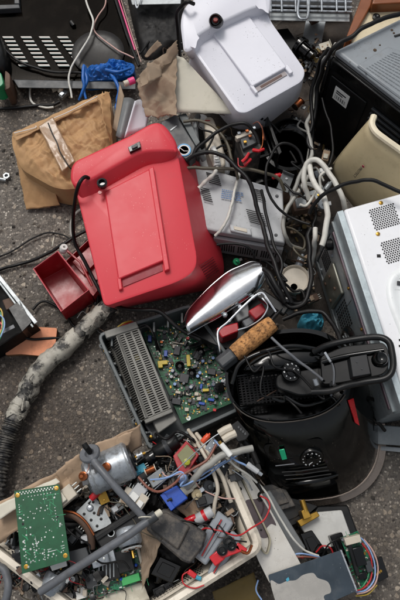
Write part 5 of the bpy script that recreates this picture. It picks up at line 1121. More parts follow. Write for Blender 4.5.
b = MB(); R_ = at(146, 518, .266); b.tube([R_ + Vector((math.cos(a_) * .013, math.sin(a_) * .002, math.sin(a_) * .013)) for a_ in [k * .42 for k in range(16)]], .0012, 6); obj('cable_tie', b, M['papr'], t)
t = thing('grey_tube', 'curved grey hose end at the bottom left corner', 'hose', at(0, 580, .1)); b = MB(); b.tube(catmull([A(p) for p in ((-8, 567, .18), (2, 568, .18), (7, 577, .18), (8, 590, .18), (4, 606, .17))], 8), .0078, 10); obj('hose_body', b, M['pgrey'], t, angle=60)

# blue coil
t = thing('solenoid', 'bright blue plastic coil body with a white nozzle', 'solenoid', at(172, 498, .2))
prism('coil_body', 'blue', [(161, 494), (177, 485), (188, 498), (172, 510)], .17, .232, t, 1.5, .002)
prism('coil_flange', 'blue', [(160, 495), (164, 492.5), (175, 507.5), (171, 511)], .168, .238, t, .5, .001)
b = MB(); b.cyl(at(167, 501, .236), at(172, 499, .236), .003, 8); obj('terminal', b, M['hole'], t)
b = MB(); b.lathe(at(186, 490, .21), [(.009, -.01), (.009, .012), (.006, .013), (.006, .022), (.001, .022)], 14, Vector((.8, .5, .1))); obj('nozzle', b, M['papr'], t)
# black blocks
t = thing('power_block', 'large dusty black power block with chamfered faces in the middle of the basket', 'power supply', at(180, 535, .1))
prism('block_body', 'darkdust', [(146, 530), (151, 514), (166, 508), (207, 533), (203, 548), (190, 564), (182, 561)], .1, .215, t, 2, .004); prism('block_step', 'darkdust', [(150, 529), (154, 517), (166, 512), (190, 526), (178, 550)], .21, .222, t, 3, .003)
t = thing('plastic_bar', 'matt black plastic bar between the perforated plate and the small motor', 'bar', at(120, 520, .15))
prism('bar_body', 'black', [(93, 535), (139, 505), (148, 518), (101, 549)], .14, .205, t, 2, .003); prism('bar_ridge', 'satin', [(95, 538), (141, 508), (143, 511), (97, 541)], .2, .211, t, 0, .001)
b = MB(); b.lathe(at(111, 533, .207), [(.007, 0), (.007, .001), (.0052, .001), (.0052, 0)], 18); obj('screw_ring', b, M['steel'], t)
t = thing('plastic_cover', 'charcoal plastic cover plate between the green board and the black bar', 'cover', at(80, 550, .15)); prism('plate', 'dgrey', [(67, 552), (86, 547), (92, 564), (72, 574)], .15, .19, t, 1, .002); prism('white_tag', 'label', [(50, 566), (66, 561), (67, 566), (52, 571)], .18, .188, t, 0)
# perforated steel plate
t = thing('perforated_plate', 'curved grey steel plate with round holes beside the silver motor', 'plate', at(90, 515, .17))
prism('plate_body', 'steel', [(75, 513), (93, 495), (104, 508), (112, 524), (92, 533)], .178, .182, t, 3)
for x, y in ((88, 507), (94, 513), (101, 519), (91, 520), (84, 514), (97, 526), (93, 502)):
    b = MB(); b.lathe(at(x, y, .183), [(.0028, 0), (.001, .0004)], 10); obj('plate_hole', b, M['hole'], t)
b = MB(); b.lathe(at(90, 508, .183), [(.007, 0), (.005, .003), (.001, .004)], 14); obj('rivet', b, M['motor'], t)
t = thing('speaker_ring', 'rusty curved metal ring segment below the perforated plate', 'ring', at(74, 525, .17))
b = MB(); b.tube(catmull([A(p) for p in ((63, 513, .19), (74, 516, .195), (84, 524, .195), (91, 536, .19), (92, 548, .18))], 8), .007, 8); obj('ring_body', b, M['rust'], t, angle=50)
b = MB(); b.tube(catmull([A(p) for p in ((62, 511, .2), (75, 513, .205), (86, 522, .205), (94, 535, .2))], 8), .0022, 6); obj('ring_edge', b, M['copper'], t)

# transparent modules with red clips
for i, (o_, lab) in enumerate((([(192, 555), (218, 510), (234, 523), (206, 566)], 'clear grey plastic latch module nearest the power block'), ([(207, 573), (232, 530), (242, 538), (215, 582)], 'clear grey plastic latch module nearest the basket wall'))):
    t = thing('latch_module', lab, 'module', at(*o_[0], .1)); prism('shell', 'clear', o_, .12, .19 + .003 * i, t, 3, .004)
    q = Quad(*[at(x, y, .191 + .003 * i) for x, y in o_]); b = MB(); q.box(b, .1, .3, .9, .36, 0, .004); obj('rib', b, M['clear'], t, bevel=.001); b = MB(); q.box(b, .1, .6, .9, .66, 0, .004); obj('rib', b, M['clear'], t, bevel=.001)
    b = MB(); b.tube([q.p(.1, .5, .003), q.p(.9, .4, .003)], .0012, 6); obj('pin', b, M['wirered'], t)
t = thing('crocodile_clip', 'bright red test clip with a black tip crossing the clear module', 'clip', at(215, 555, .2))
b = MB(); b.bar(at(212, 562, .222), at(222, 554, .224), .020, .012); obj('clip_body', b, M['redpl'], t, bevel=.002)
b = MB(); b.bar(at(221, 555, .226), at(240, 548, .226), .014, .010); obj('clip_arm', b, M['redpl'], t, bevel=.002)
b = MB(); b.bar(at(236, 545, .226), at(246, 552, .226), .012, .006); obj('clip_arm', b, M['redpl'], t, bevel=.002)
b = MB(); b.tube(catmull([at(241, 551, .228), at(248, 553, .226), at(252, 545, .224)], 5), .0028, 6); obj('copper_tip', b, M['copper'], t)
for x, y in ((222, 550), (228, 541), (231, 545)):
    b = MB(); b.lathe(at(x, y, .225), [(.010, 0), (.010, .007), (.006, .009), (.005, .004)], 16); obj('cap_ring', b, M['gloss' if y > 540 else 'gold'], t, angle=50)
t = thing('crocodile_clip', 'small red wire clip with a pale tip near the basket floor holes', 'clip', at(192, 575, .18)); b = MB(); b.bar(at(188, 571, .2), at(196, 577, .2), .010, .008); obj('clip_body', b, M['redpl'], t, bevel=.002); b = MB(); b.cyl(at(196, 577, .198), at(201, 579, .198), .004, 8); obj('clip_tip', b, M['cyanpaper'], t)
for (nm, lab, pts, r, m_) in (
    ('wire', 'red wire looping over the basket wall across the reflective metal strip', [(200, 532, .2), (206, 528, .215), (222, 532, .22), (238, 536, .22), (252, 528, .21), (264, 520, .2), (269, 508, .2), (267, 500, .2), (260, 496, .2)], .0016, 'wirered'),
    ('wire', 'red wire loop hanging by the small red clip in the basket', [(188, 572, .2), (183, 576, .2), (184, 584, .2), (194, 588, .2), (204, 585, .2)], .0014, 'wirered'),
    ('wire', 'pale blue wire twisting over the blue coil toward the plug', [(150, 480, .24), (161, 479, .25), (170, 477, .255), (181, 472, .255), (186, 478, .255), (180, 486, .25), (192, 482, .24), (210, 470, .24), (226, 460, .24)], .0019, 'wireblue'),
    ('wire', 'brown wire curving from the motor shaft up to the black connector', [(138, 478, .22), (148, 488, .23), (160, 492, .245), (174, 484, .25), (184, 475, .255), (196, 468, .25), (208, 459, .25), (216, 445, .245)], .0026, 'wirebrown'),
    ('wire', 'pale blue wire leading to the grey barrel plug by the fryer', [(214, 441, .24), (224, 450, .245), (236, 460, .24), (244, 464, .235), (250, 468, .23)], .002, 'wireblue'),
    ('wire', 'thin blue wire beneath the grey plastic tube', [(188, 484, .22), (204, 478, .225), (220, 466, .23), (236, 456, .23), (246, 448, .23)], .0014, 'wireblue'),
    ('wire', 'long white cord running from the connectors down past the fryer', [(226, 457, .22), (236, 466, .22), (252, 478, .2), (266, 492, .18), (278, 514, .16), (292, 536, .14), (304, 550, .12), (318, 556, .11)], .0022, 'wcable'),
    ('tube', 'cream plastic pipe running down the middle of the basket', [(188, 430, .17), (198, 444, .2), (206, 458, .21), (213, 474, .21), (217, 490, .21), (214, 504, .2), (213, 516, .19)], .0038, 'offwhite'),
    ('tube', 'second cream plastic pipe lying behind the first one', [(196, 433, .17), (205, 448, .19), (214, 464, .2), (224, 484, .2), (232, 502, .19)], .0044, 'offwhite'),
    ('tube', 'curved grey plastic tube arching over the wires', [(186, 488, .22), (196, 478, .24), (208, 466, .25), (222, 456, .255), (238, 452, .255), (252, 449, .25)], .0066, 'gcable'),
    ('metal_rod', 'thin bright steel rod slanting across the middle of the basket', [(152, 492, .2), (172, 474, .23), (196, 452, .25), (214, 437, .255), (228, 428, .255)], .0012, 'motor'),
    ('tube', 'black rubber sleeve between the case and the fryer', [(238, 430, .2), (244, 442, .2), (252, 452, .2), (258, 464, .2)], .006, 'cable'),
    ('metal_rod', 'thin rod bridging the dark gap left of the fryer', [(232, 470, .18), (246, 480, .18), (252, 490, .17)], .0015, 'motor')):
    cable({'wire': 'loose_wire', 'tube': 'loose_tube', 'metal_rod': 'loose_rod'}[nm], lab, pts, r, m_, {'wire': 'wire', 'tube': 'tube', 'metal_rod': 'rod'}[nm])
for x, y, lab in ((184, 477, 'pale blue knotted wire plug beside the blue coil'), ):
    lm = lump('wire_knot', mat('pale_blue_plastic', '#a0b0cc', .4, dirt=.3), [(177, 476), (184, 472), (189, 477), (186, 484), (178, 483)], .23, .26, None, 2, .006, 70, 4, 8, 32); tag(lm, lab, 'knot')
t = thing('barrel_plug', 'pale grey barrel plug on a blue wire beside the fryer', 'plug', at(250, 468, .2)); b = MB(); b.tube([at(247, 464, .236), at(251, 467, .236), at(258, 472, .234)], lambda u: .006 - .001 * u, 10); obj('plug_body', b, M['ltgrey'], t); b = MB(); b.cyl(at(258, 472, .234), at(262, 475, .233), .0035, 8); obj('plug_tip', b, M['motor'], t)
t = thing('barrel_plug', 'white straight plug crossing the brown wire above the grey tube', 'plug', at(226, 452, .25)); b = MB(); b.cyl(at(221, 444, .262), at(231, 456, .262), .0055, 12); obj('plug_body', b, M['label'], t, bevel=.001); b = MB(); b.cyl(at(219, 441.5, .262), at(221, 444, .262), .0035, 8); obj('plug_tip', b, M['gold'], t)
t = thing('connector_block', 'black connector block with two cream plugs at the corner of the grey case', 'connector', at(232, 440, .22))
prism('block', 'gloss', [(228, 427), (238, 420), (250, 434), (246, 440), (238, 442)], .2, .25, t, 1, .002)
for k in range(2):
    b = MB(); b.tube([at(219 + k * 4, 434 + k * 6, .25), at(225 + k * 4, 430 + k * 6, .252), at(232 + k * 4, 427 + k * 6, .252)], lambda u: .0078, 8); obj('cream_plug', b, M['offwhite'], t, bevel=.001)
for k in range(4):
    b = MB(); b.box(at(238 + k * 2.2, 429 + k * 2.2, .251), (.003, .002, 0), (-.001, .004, 0), (0, 0, .003)); obj('slot', b, M['dgrey'], t)
t = thing('lamp_holder', 'red framed lamp unit with yellow glass near the grey case', 'lamp', at(184, 458, .18))
prism('frame', 'redbin', [(173, 456), (186, 441), (199, 455), (187, 474), (179, 472)], .14, .205, t, 1, .002); prism('glass', mat('dusty_olive_glass', '#7a7a54', .2, dirt=.4, coat=.4), [(177, 455), (187, 444), (196, 454), (185, 468)], .2, .211, t, 1, .001)
b = MB(); b.lathe(at(187, 462, .211), [(.007, 0), (.006, .004), (.001, .006)], 12); obj('bulb', b, mat('yellow_green_lens', '#a0a434', .3), t)
# sheets and things lower right
PW = mat('white_sheen_metal', '#c4c1ba', .3, metal=.25, dirt=.6, dcol='#a09484', speck=.9, var=.03, scale=9)  # white stands for mirrored sky, put into the base colour
PD = mat('dark_reflection_metal', '#5c5254', .12, metal=.7, dirt=.3, dcol='#8c8078', speck=.3, var=.2, rvar=.08)
PB = mat('blue_grey_mirror_metal', '#4c565e', .14, metal=.75, dirt=.3, dcol='#8a8c8c', speck=.5, spcol='#c0c4c4', var=.2, rvar=.08)
def reflection_patch(name, parent, pts, z, m_):  # flat shape for a reflection put in as colour
    b = MB(); r1 = ring(catring(pts), z, 0); b.loft([[p - Vector((0, 0, .0004)) for p in r1], r1]); return obj(name, b, m_, parent)
def catring(pts):
    P = [Vector((x, y, 0)) for x, y in pts]; C_ = catmull([P[-1]] + P + [P[0], P[1]], 5); return [(q.x, q.y) for q in C_[5:-5 - 1]]
o_ = [(228, 480), (246, 471), (262, 494), (302, 566), (300, 580), (270, 584), (258, 560)]
b = MB(); r1 = ring(o_, .135, 3, 3); b.loft([[p - Vector((0, 0, .0025)) for p in r1], r1]); t = obj('metal_strip', b, PW, bevel=.0005); tag(t, 'long reflective metal strip with dark painted reflections leaning beside the basket', 'metal strip')
reflection_patch('dark_reflection', t, [(245, 503), (256, 499), (262, 499), (276, 524), (271, 524), (266, 530), (270, 536), (262, 538), (258, 530)], .1356, PD)  # mirrored dark surroundings, painted as a flat shape
b = MB(); b.lathe(at(240, 489, .136), [(.004, 0), (.0032, .0005), (.0028, .0)], 14); ho = obj('punched_hole', b, M['dgrey'], t)
b = MB(); b.lathe(at(261, 530, .136), [(.0025, 0), (.0015, .0004)], 8); ho = obj('punched_hole', b, M['hole'], t)
o_ = [(268, 575), (341, 550), (357, 591), (282, 624)]
b = MB(); r1 = ring(o_, .15, 2, 3); b.loft([[p - Vector((0, 0, .003)) for p in r1], r1]); t = obj('metal_sheet', b, PB, bevel=.0005); tag(t, 'large dark blue-grey reflective metal sheet with a painted pale reflection at the bottom edge', 'metal sheet')
reflection_patch('pale_reflection', t, [(270.5, 581), (279, 584), (287, 581), (296, 580), (303, 575), (313, 573), (318, 578), (328, 582), (331, 592), (324, 596), (322, 606), (283, 621), (276, 603)], .1506, mat('hazy_pale_reflection', '#a5a29c', .3, metal=.3, dirt=.7, dcol='#6c6a68', speck=.9, scale=10))  # bright reflection painted on the sheet as a pale shape
b = MB(); e1, e2 = at(341, 550, .152), at(357, 591, .152); b.bar(e1, e2, .003, .012); obj('folded_edge', b, M['motor'], t)
b = MB(); b.box(at(287, 582, .151), (.005, .004, 0), (-.002, .005, 0), (0, 0, .0004)); obj('blue_fleck', b, M['cyanpaper'], t)
t = thing('grey_slab', 'dusty dark grey slab standing behind the metal strip', 'slab', at(275, 520, .05)); prism('slab_body', 'grey', [(255, 497), (270, 490), (306, 548), (296, 562)], .0, .10, t, 2, .003); prism('slab_edge', 'dgrey', [(253, 495), (257, 493), (297, 560), (293, 563)], .0, .115, t, 0, .001)
t = thing('battery_pack', 'white faced flat box with a black edge lying under the fryer', 'box', at(325, 530, 0))
prism('black_case', 'black', [(318, 506), (348, 505), (361, 541), (326, 552), (304, 528)], .0, .05, t, 2, .003); prism('white_face', mat('pale_grey_face', '#bcbcb8', .5, dirt=.4, dcol='#7c7468', speck=.8), [(299, 524), (318, 512), (342, 510), (352, 538), (318, 553)], .045, .062, t, 2, .002)
t = thing('brass_fitting', 'stepped brass fitting lying beneath the fryer base', 'fitting', at(308, 522, .05)); prism('flange', 'gold', [(297, 521), (317, 511), (320, 516), (301, 527)], .06, .085, t, 1, .002); prism('step', 'gold', [(301, 511), (307, 508), (312, 517), (304, 520)], .06, .105, t, 1, .002)
b = MB(); b.cyl(at(302, 500, .1), at(306, 512, .1), .006, 12); obj('stem', b, M['gold'], t)
t, bo, q = board('circuit_board', 'narrow circuit board module with a ribbon of coloured wires at the lower right', [(340, 538), (358, 531), (375, 572), (361, 590)], [.12, .12, .11, .11], 'pcb2', None)
populate(q, bo, random.Random(31), 6, 120, 5)
for (u, v, w, l, h, m_, nm) in ((.5, .45, .02, .035, .018, 'gloss', 'relay'), (.5, .1, .032, .014, .018, 'offwhite', 'resistor_pack'), (.2, .4, .008, .07, .014, 'black', 'edge_connector'), (.75, .75, .012, .02, .016, 'dgrey', 'heat_sink'), (.3, .8, .016, .012, .014, 'satin', 'chip')):
    b = MB(); q.rbox(b, u, v, w, l, 0, h, .1); obj(nm, b, M[m_], bo, bevel=.001)
for x, y in ((363, 583), (367, 578), (360, 574)):
    b = MB(); b.lathe(at(x, y, .085), [(.004, 0), (.004, .006), (.002, .008)], 10); obj('screw', b, M['motor'], t)
bundle(t, 'wire', [([(356, 592, .11), (366, 590, .12), (374, 580, .12), (375, 566, .12), (371, 552, .12), (364, 541, .12), (357, 535, .12)], 'wireblue'), ([(357, 594, .11), (368, 591, .12), (376, 582, .12), (378, 566, .12), (373, 551, .12), (364, 539, .12)], 'wirepink'),
    ([(356, 591, .115), (365, 587, .12), (371, 578, .12), (372, 564, .12), (369, 553, .12), (362, 543, .12)], 'wirered'), ([(356, 596, .10), (368, 594, .11), (377, 585, .11)], 'wireyel'), ([(355, 590, .11), (362, 587, .12), (368, 577, .12), (370, 563, .12)], 'wiregreen')], .0015)
t = thing('wire_connector', 'black multi-pin connector lying on the asphalt at the lower right', 'connector', at(378, 572, 0)); prism('block', 'gloss', [(373, 560), (382, 556), (389, 577), (379, 582), (371, 573)], .0, .03, t, 1, .002)
for k in range(4):
    b = MB(); b.box(at(375 + k * 1.6, 575 - k * 1.2, .031), (.004, -.002, 0), (.001, .004, 0), (0, 0, .001)); obj('pin', b, M['gold'], t)
for pts, m_, lab in (([(272, 535, .13), (266, 546, .12), (276, 555, .11), (290, 556, .11), (304, 558, .12)], 'wirered', 'red wire curled on the grey slab near the metal strip'), ([(284, 558, .12), (300, 554, .13), (314, 556, .12), (326, 560, .1)], 'wireblue', 'blue wire running above the bottom metal sheet'), ([(286, 560, .12), (302, 557, .13), (316, 558, .12), (326, 562, .1)], 'wirebrown', 'brown wire running above the bottom metal sheet'), ([(316, 552, .09), (322, 546, .1), (330, 548, .1), (334, 556, .09)], 'wirered', 'thin red wire loop by the white faced box'), ([(322, 556, .09), (328, 545, .11), (338, 540, .11), (342, 550, .1)], 'cable', 'black wire loop between the white faced box and the board module'), ([(258, 580, .1), (256, 590, .1), (262, 600, .1)], 'wireblue', 'blue wire between the basket corner and the metal sheet')):
    cable('loose_wire', lab, pts, .0017, m_, 'wire')
t = crumple('card_piece', M['olivecard'], [(212, 592), (254, 572), (262, 606), (220, 620)], (.06, .06, .03, .03), 12, 10, .003, 20, 51); tag(t, 'ochre cardboard piece beneath the basket corner', 'cardboard')

# ------------------------------------------------------------ small scrap, each piece its own thing
def sc_block(t, c, a, s, m1, m2):
    x = Vector((math.cos(a), math.sin(a), 0)); y = Vector((-math.sin(a), math.cos(a), 0))
    b = MB(); b.box(c - x * s - y * s * .6, x * 2 * s, y * 1.2 * s, Vector((0, 0, s))); obj('housing', b, M[m1], t, bevel=s * .08)
    b = MB(); b.box(c - x * s * .8 - y * s * .4 + Vector((0, 0, s)), x * .9 * s, y * .8 * s, Vector((0, 0, s * .35))); obj('raised_top', b, M[m2], t, bevel=s * .06)
    for k in range(3):
        b = MB(); p = c + x * s + y * s * (k - 1) * .35 + Vector((0, 0, s * .4)); b.cyl(p, p + x * s * .5, s * .07, 6); obj('pin', b, M['solder'], t)
def sc_cyl(t, c, a, s, m1, m2):
    x = Vector((math.cos(a), math.sin(a), .15)); b = MB(); b.lathe(c - x * s, [(s * .45, 0), (s * .5, s * .1), (s * .5, s * 1.7), (s * .42, s * 1.8), (s * .2, s * 1.82), (s * .2, s * 2.1)], 18, x); obj('barrel', b, M[m1], t, angle=40)
    b = MB(); b.lathe(c - x * s * .2, [(s * .54, 0), (s * .54, s * .3), (s * .5, s * .32)], 18, x); obj('band', b, M[m2], t, angle=40)
def sc_plate(t, c, a, s, m1, m2):
    x = Vector((math.cos(a), math.sin(a), .1)); y = Vector((-math.sin(a), math.cos(a), .15))
    b = MB(); b.box(c - x * s - y * s * .7, x * 2 * s, y * 1.4 * s, Vector((0, 0, s * .08))); b.box(c + x * s - y * s * .7, x * s * .08, y * 1.4 * s, Vector((0, 0, s * .6))); obj('bent_plate', b, M[m1], t, bevel=s * .03)
    for k in (-1, 1):
        b = MB(); b.lathe(c + x * s * .5 * k + Vector((0, 0, s * .1)), [(s * .16, 0), (s * .14, s * .08), (s * .02, s * .1)], 10); obj('rivet', b, M[m2], t)
def sc_coil(t, c, a, s, m1, m2):
    x = Vector((math.cos(a), math.sin(a), 0)); y = Vector((-math.sin(a), math.cos(a), 0)); z = Vector((0, 0, 1))
    b = MB(); b.lathe(c - x * s * .8, [(s * .3, 0), (s * .3, s * 1.6)], 14, x); b2 = MB(); b2.tube([c + x * s * (k / 60 * 1.3 - .65) + (y * math.cos(k * .9) + z * math.sin(k * .9)) * s * .42 for k in range(61)], s * .09, 6)
    obj('core', b, M[m1], t, angle=40); obj('winding', b2, M[m2], t, angle=60)
    for k in (-1, 1):
        b = MB(); b.lathe(c + x * s * .72 * k, [(s * .6, 0), (s * .6, s * .1)], 14, x); obj('flange', b, M[m1], t)
def sc_switch(t, c, a, s, m1, m2):
    x = Vector((math.cos(a), math.sin(a), 0)); y = Vector((-math.sin(a), math.cos(a), 0))
    b = MB(); b.lathe(c, [(s * .7, 0), (s * .75, s * .2), (s * .7, s * .5), (s * .3, s * .55), (s * .28, s * 1.0), (s * .2, s * 1.05)], 18, Vector((.3, -.2, 1))); obj('knob_body', b, M[m1], t, angle=40)
    b = MB(); b.box(c + x * s * .6 - y * s * .3, x * s * .7, y * s * .6, Vector((0, 0, s * .4))); obj('tab', b, M[m2], t, bevel=s * .05)
KIND = {'b': (sc_block, 'connector'), 'c': (sc_cyl, 'cylinder'), 'p': (sc_plate, 'bracket'), 'w': (sc_coil, 'coil'), 's': (sc_switch, 'knob')}
NM = {'b': 'relay_block', 'c': 'metal_cylinder', 'p': 'bent_bracket', 'w': 'wound_coil', 's': 'control_knob'}
SC = [  # kind, px, py, z, angle, size, m1, m2, label
 ('p', 157, 478, .19, .6, .016, 'steel', 'gold', 'small steel bracket by the end of the silver motor shaft'),
 ('b', 137, 495, .19, .9, .020, 'ltgrey', 'label', 'pale grey relay left of the steel rod'),
 ('b', 142, 502, .2, 1.0, .014, 'offwhite', 'label', 'cream relay above the joint of the grey tubes'),
 ('b', 128, 497, .185, 1.1, .017, 'offwhite', 'tan', 'long cream plastic piece touching the grey tube'),
 ('c', 96, 494, .2, .75, .013, 'redpl', 'wirered', 'bright red barrel below the silver motor'),
 ('p', 103, 497, .19, 2.0, .013, 'gold', 'gold', 'small brass bracket next to the red barrel'),
 ('w', 150, 470, .19, .4, .014, 'offwhite', 'copper', 'copper coil between the motor shaft and the lamp holder'),
 ('b', 66, 497, .2, .7, .022, 'offwhite', 'papr', 'cream plastic housing right of the big green board'),
 ('s', 60, 500, .2, .4, .014, 'offwhite', 'redpl', 'cream knob with a red tab at the corner of the big green board'),
 ('b', 205, 500, .18, .3, .018, 'dgrey', 'black', 'dark grey block right of the blue coil'),
 ('c', 205, 515, .19, .5, .021, 'ltgrey', 'redpl', 'pale grey cylinder with a red band above the clear modules'),
 ('c', 191, 519, .19, .4, .013, 'redpl', 'redpl', 'red round cap tucked behind the power block'),
 ('s', 196, 494, .2, .6, .014, 'khaki', 'motor', 'khaki valve knob below the grey plastic tube'),
 ('s', 208, 486, .19, .2, .016, 'dgrey', 'grey', 'dark knob between the two cream pipes'),
 ('b', 186, 489, .19, 1.3, .012, 'gold', 'offwhite', 'small brass block at the white nozzle of the coil'),
 ('c', 206, 438, .19, .8, .011, 'orange', 'orange', 'little orange cap beneath the corner of the grey case'),
 ('p', 212, 446, .22, .9, .012, 'motor', 'motor', 'bright metal lug cluster by the cream plugs'),
 ('b', 140, 470, .18, .5, .013, 'cyanpaper', 'cyanpaper', 'small turquoise connector under the motor shaft'),
 ('b', 118, 508, .18, .6, .012, 'grey', 'ltgrey', 'grey connector under the grey tube beside the holed plate'),
 ('c', 168, 446, .17, .5, .03, 'black', 'dgrey', 'thick black cylinder under the rim of the grey case'),
 ('c', 150, 458, .16, .6, .026, 'gloss', 'black', 'glossy black cylinder beneath the grey case corner'),
 ('b', 205, 470, .16, .7, .02, 'black', 'dgrey', 'black block lying under the steel rod'),
 ('b', 235, 478, .16, .3, .014, 'gloss', 'dgrey', 'black plastic block above the white metal strip'),
 ('s', 244, 458, .17, .3, .016, 'satin', 'gloss', 'black knob left of the fryer panel'),
 ('p', 222, 470, .19, 1.1, .014, 'satin', 'motor', 'dark bracket crossing the second cream pipe'),
 ('b', 30, 545, .13, .5, .03, 'black', 'dgrey', 'black block under the left side of the big green board'),
 ('b', 12, 520, .15, .7, .026, 'black', 'rust', 'dark block at the left image edge beside the green board'),
 ('c', 15, 560, .14, 1.0, .02, 'darkdust', 'black', 'dusty dark cylinder at the lower left edge'),
 ('s', 32, 580, .17, .6, .014, 'satin', 'motor', 'black terminal knob under the corner of the green board'),
 ('b', 165, 590, .1, .4, .022, 'gloss', 'black', 'glossy black block by the perforated basket wall'),
 ('c', 160, 572, .12, 1.3, .02, 'gloss', 'dgrey', 'black hooked cylinder right of the torn paper tongue'),
 ('p', 100, 560, .19, .3, .016, 'motor', 'solder', 'shiny bracket on the lower circuit board'),
 ('b', 76, 536, .17, .9, .016, 'gloss', 'dgrey', 'black connector touching the right edge of the green board'),
 ('b', 88, 538, .17, .2, .013, 'grey', 'ltgrey', 'grey two-tone connector below the holed plate'),
 ('c', 292, 196, .1, .3, .03, 'rust', 'steel', 'rusty motor barrel in the scrap left of the white cable'),
 ('b', 303, 208, .1, .2, .028, 'rust', 'steel', 'rusty gearbox block below the white cable arch'),
 ('p', 314, 197, .11, .3, .022, 'steel', 'gold', 'bent steel bracket inside the white cable arch'),
 ('s', 322, 205, .12, .1, .016, 'clear', 'ltgrey', 'clouded clear plastic knob under the white cable arch'),
 ('c', 322, 172, .12, .4, .018, 'clear', 'label', 'clear plastic bottle neck beside the black case'),
 ('b', 325, 158, .08, 1.3, .014, 'tan', 'papr', 'cream paper fragment at the foot of the black case'),
 ('c', 277, 176, .13, .2, .012, 'redpl', 'wirered', 'red plastic cap next to the black bowl'),
 ('p', 285, 183, .14, 1.2, .02, 'grey', 'ltgrey', 'grey curved bracket at the corner of the vented box'),
 ('c', 300, 262, .06, 1.2, .018, 'clear', 'rust', 'muddy clear plastic bottle left of the microwave'),
 ('b', 312, 300, .05, .4, .014, 'rust', 'card', 'muddy lump right of the white cup'),
 ('w', 298, 104, .05, .8, .018, 'rust', 'copper', 'rusty coil in the gap right of the white bread maker'),
 ('p', 325, 46, .05, .3, .014, 'papr', 'tan', 'pale shard beside the galvanised strip'),
 ('b', 314, 22, .04, .5, .012, 'rust', 'steel', 'rusty nub under the wire rack'),
 ('s', 236, 262, .06, .4, .012, 'green', 'dgrey', 'green plastic stub below the vented box'),
 ('b', 152, 136, .08, .4, .022, 'dgrey', 'black', 'dark grey block in the gap above the red bread maker'),
 ('p', 56, 88, .01, .4, .012, 'offwhite', 'label', 'little cream bracket on the asphalt below the grey trim'),
 ('b', 64, 96, .012, .9, .012, 'grey', 'motor', 'small grey connector beside the top of the parcel'),
 ('c', 328, 186, .1, .9, .012, 'steel', 'steel', 'short steel pipe at the foot of the beige panel'),
 ('b', 262, 518, .02, .8, .022, 'black', 'dgrey', 'black block wedged under the reflective metal strip'),
 ('b', 340, 562, .03, .2, .016, 'gloss', 'dgrey', 'black plug block left of the narrow board module'),
 ('c', 274, 545, .06, .9, .010, 'redpl', 'wirered', 'tiny red cap on the dark grey slab'),
]
for k, (kd, x, y, z, a, s_, m1, m2, lab) in enumerate(SC):
    c = at(x, y, z); t = thing(NM[kd], lab, KIND[kd][1], c); KIND[kd][0](t, c, a, s_, m1, m2)

# ------------------------------------------------------------ crumbs and uncountable small scrap
def litter(label, name, regions, n, seed, zs, mats, smin=.003, smax=.011):
    rs = random.Random(seed); b = MB()
    for k in range(n):
        P = rs.choice(regions); w = [rs.random() for _ in P]; w = [q ** 1.0 for q in w]; S = sum(w); x = sum(p[0] * q for p, q in zip(P, w)) / S; y = sum(p[1] * q for p, q in zip(P, w)) / S
        z = rs.uniform(*zs); c = at(x, y, z); s = rs.uniform(smin, smax); a = rs.uniform(0, 6.28); ti = rs.uniform(-.5, .5)
        X = Vector((math.cos(a), math.sin(a), ti)); Y = Vector((-math.sin(a), math.cos(a), rs.uniform(-.4, .4))); Z = X.cross(Y).normalized()
        b.cur = rs.randrange(len(mats)); kind = rs.random()
        if kind < .55: b.box(c, X * s * rs.uniform(.8, 2.2), Y * s * rs.uniform(.4, 1), Z * s * rs.uniform(.1, .6))
        elif kind < .75: b.cyl(c, c + X * s * rs.uniform(1, 3), s * rs.uniform(.12, .35), 8)
        elif kind < .9: b.tube(catmull([c, c + X * s * 2 + Y * s, c + X * s * 3 - Y * s + Z * s, c + X * s * 5], 4), .0009, 5)
        else: b.lathe(c, [(s * .5, 0), (s * .5, s * .3), (s * .2, s * .35)], 9, Z)
    o = obj(name, b, [M[m_] for m_ in mats], angle=30); tag(o, label, None, None, 'stuff'); return o
BK = [[(10, 560), (60, 600), (130, 600), (90, 540)], [(60, 490), (130, 450), (150, 520), (90, 550)], [(130, 460), (190, 430), (240, 470), (180, 520)], [(180, 500), (235, 480), (250, 540), (190, 580)], [(0, 520), (40, 500), (60, 600), (0, 600)]]
litter('uncountable small plastic, metal and wire crumbs filling the basket', 'electronic_scrap', BK, 2300, 77, (.09, .18), ['black', 'black', 'dgrey', 'rust', 'steel', 'dgrey', 'offwhite', 'gloss', 'grey', 'card', 'wirered', 'black', 'gloss', 'black', 'black', 'darkdust', 'black', 'olive', 'rust', 'satin'], .004, .014)
litter('crumbs of broken plastic, wood and metal in the gaps between the machines', 'broken_scrap', [[(262, 100), (330, 60), (330, 200), (270, 200)], [(280, 170), (330, 150), (330, 260), (285, 250)], [(262, 250), (320, 230), (320, 330), (280, 310)], [(290, 20), (345, 40), (320, 90), (300, 80)], [(190, 110), (240, 130), (235, 180), (200, 160)], [(240, 440), (262, 450), (300, 560), (250, 500)]], 850, 78, (.004, .05), ['rust', 'rust', 'card', 'black', 'darkdust', 'steel', 'olivecard', 'tan', 'black', 'dgrey'], .003, .013)
litter('dark crumbs around the foot of the heap on the asphalt', 'scrap_crumbs', [[(140, 30), (190, 30), (200, 110), (150, 110)], [(150, 100), (200, 110), (195, 160), (160, 140)], [(80, 300), (110, 300), (100, 340), (90, 320)], [(220, 250), (290, 250), (280, 330), (240, 300)]], 240, 79, (.003, .03), ['rust', 'card', 'black', 'darkdust', 'grey'], .002, .009)

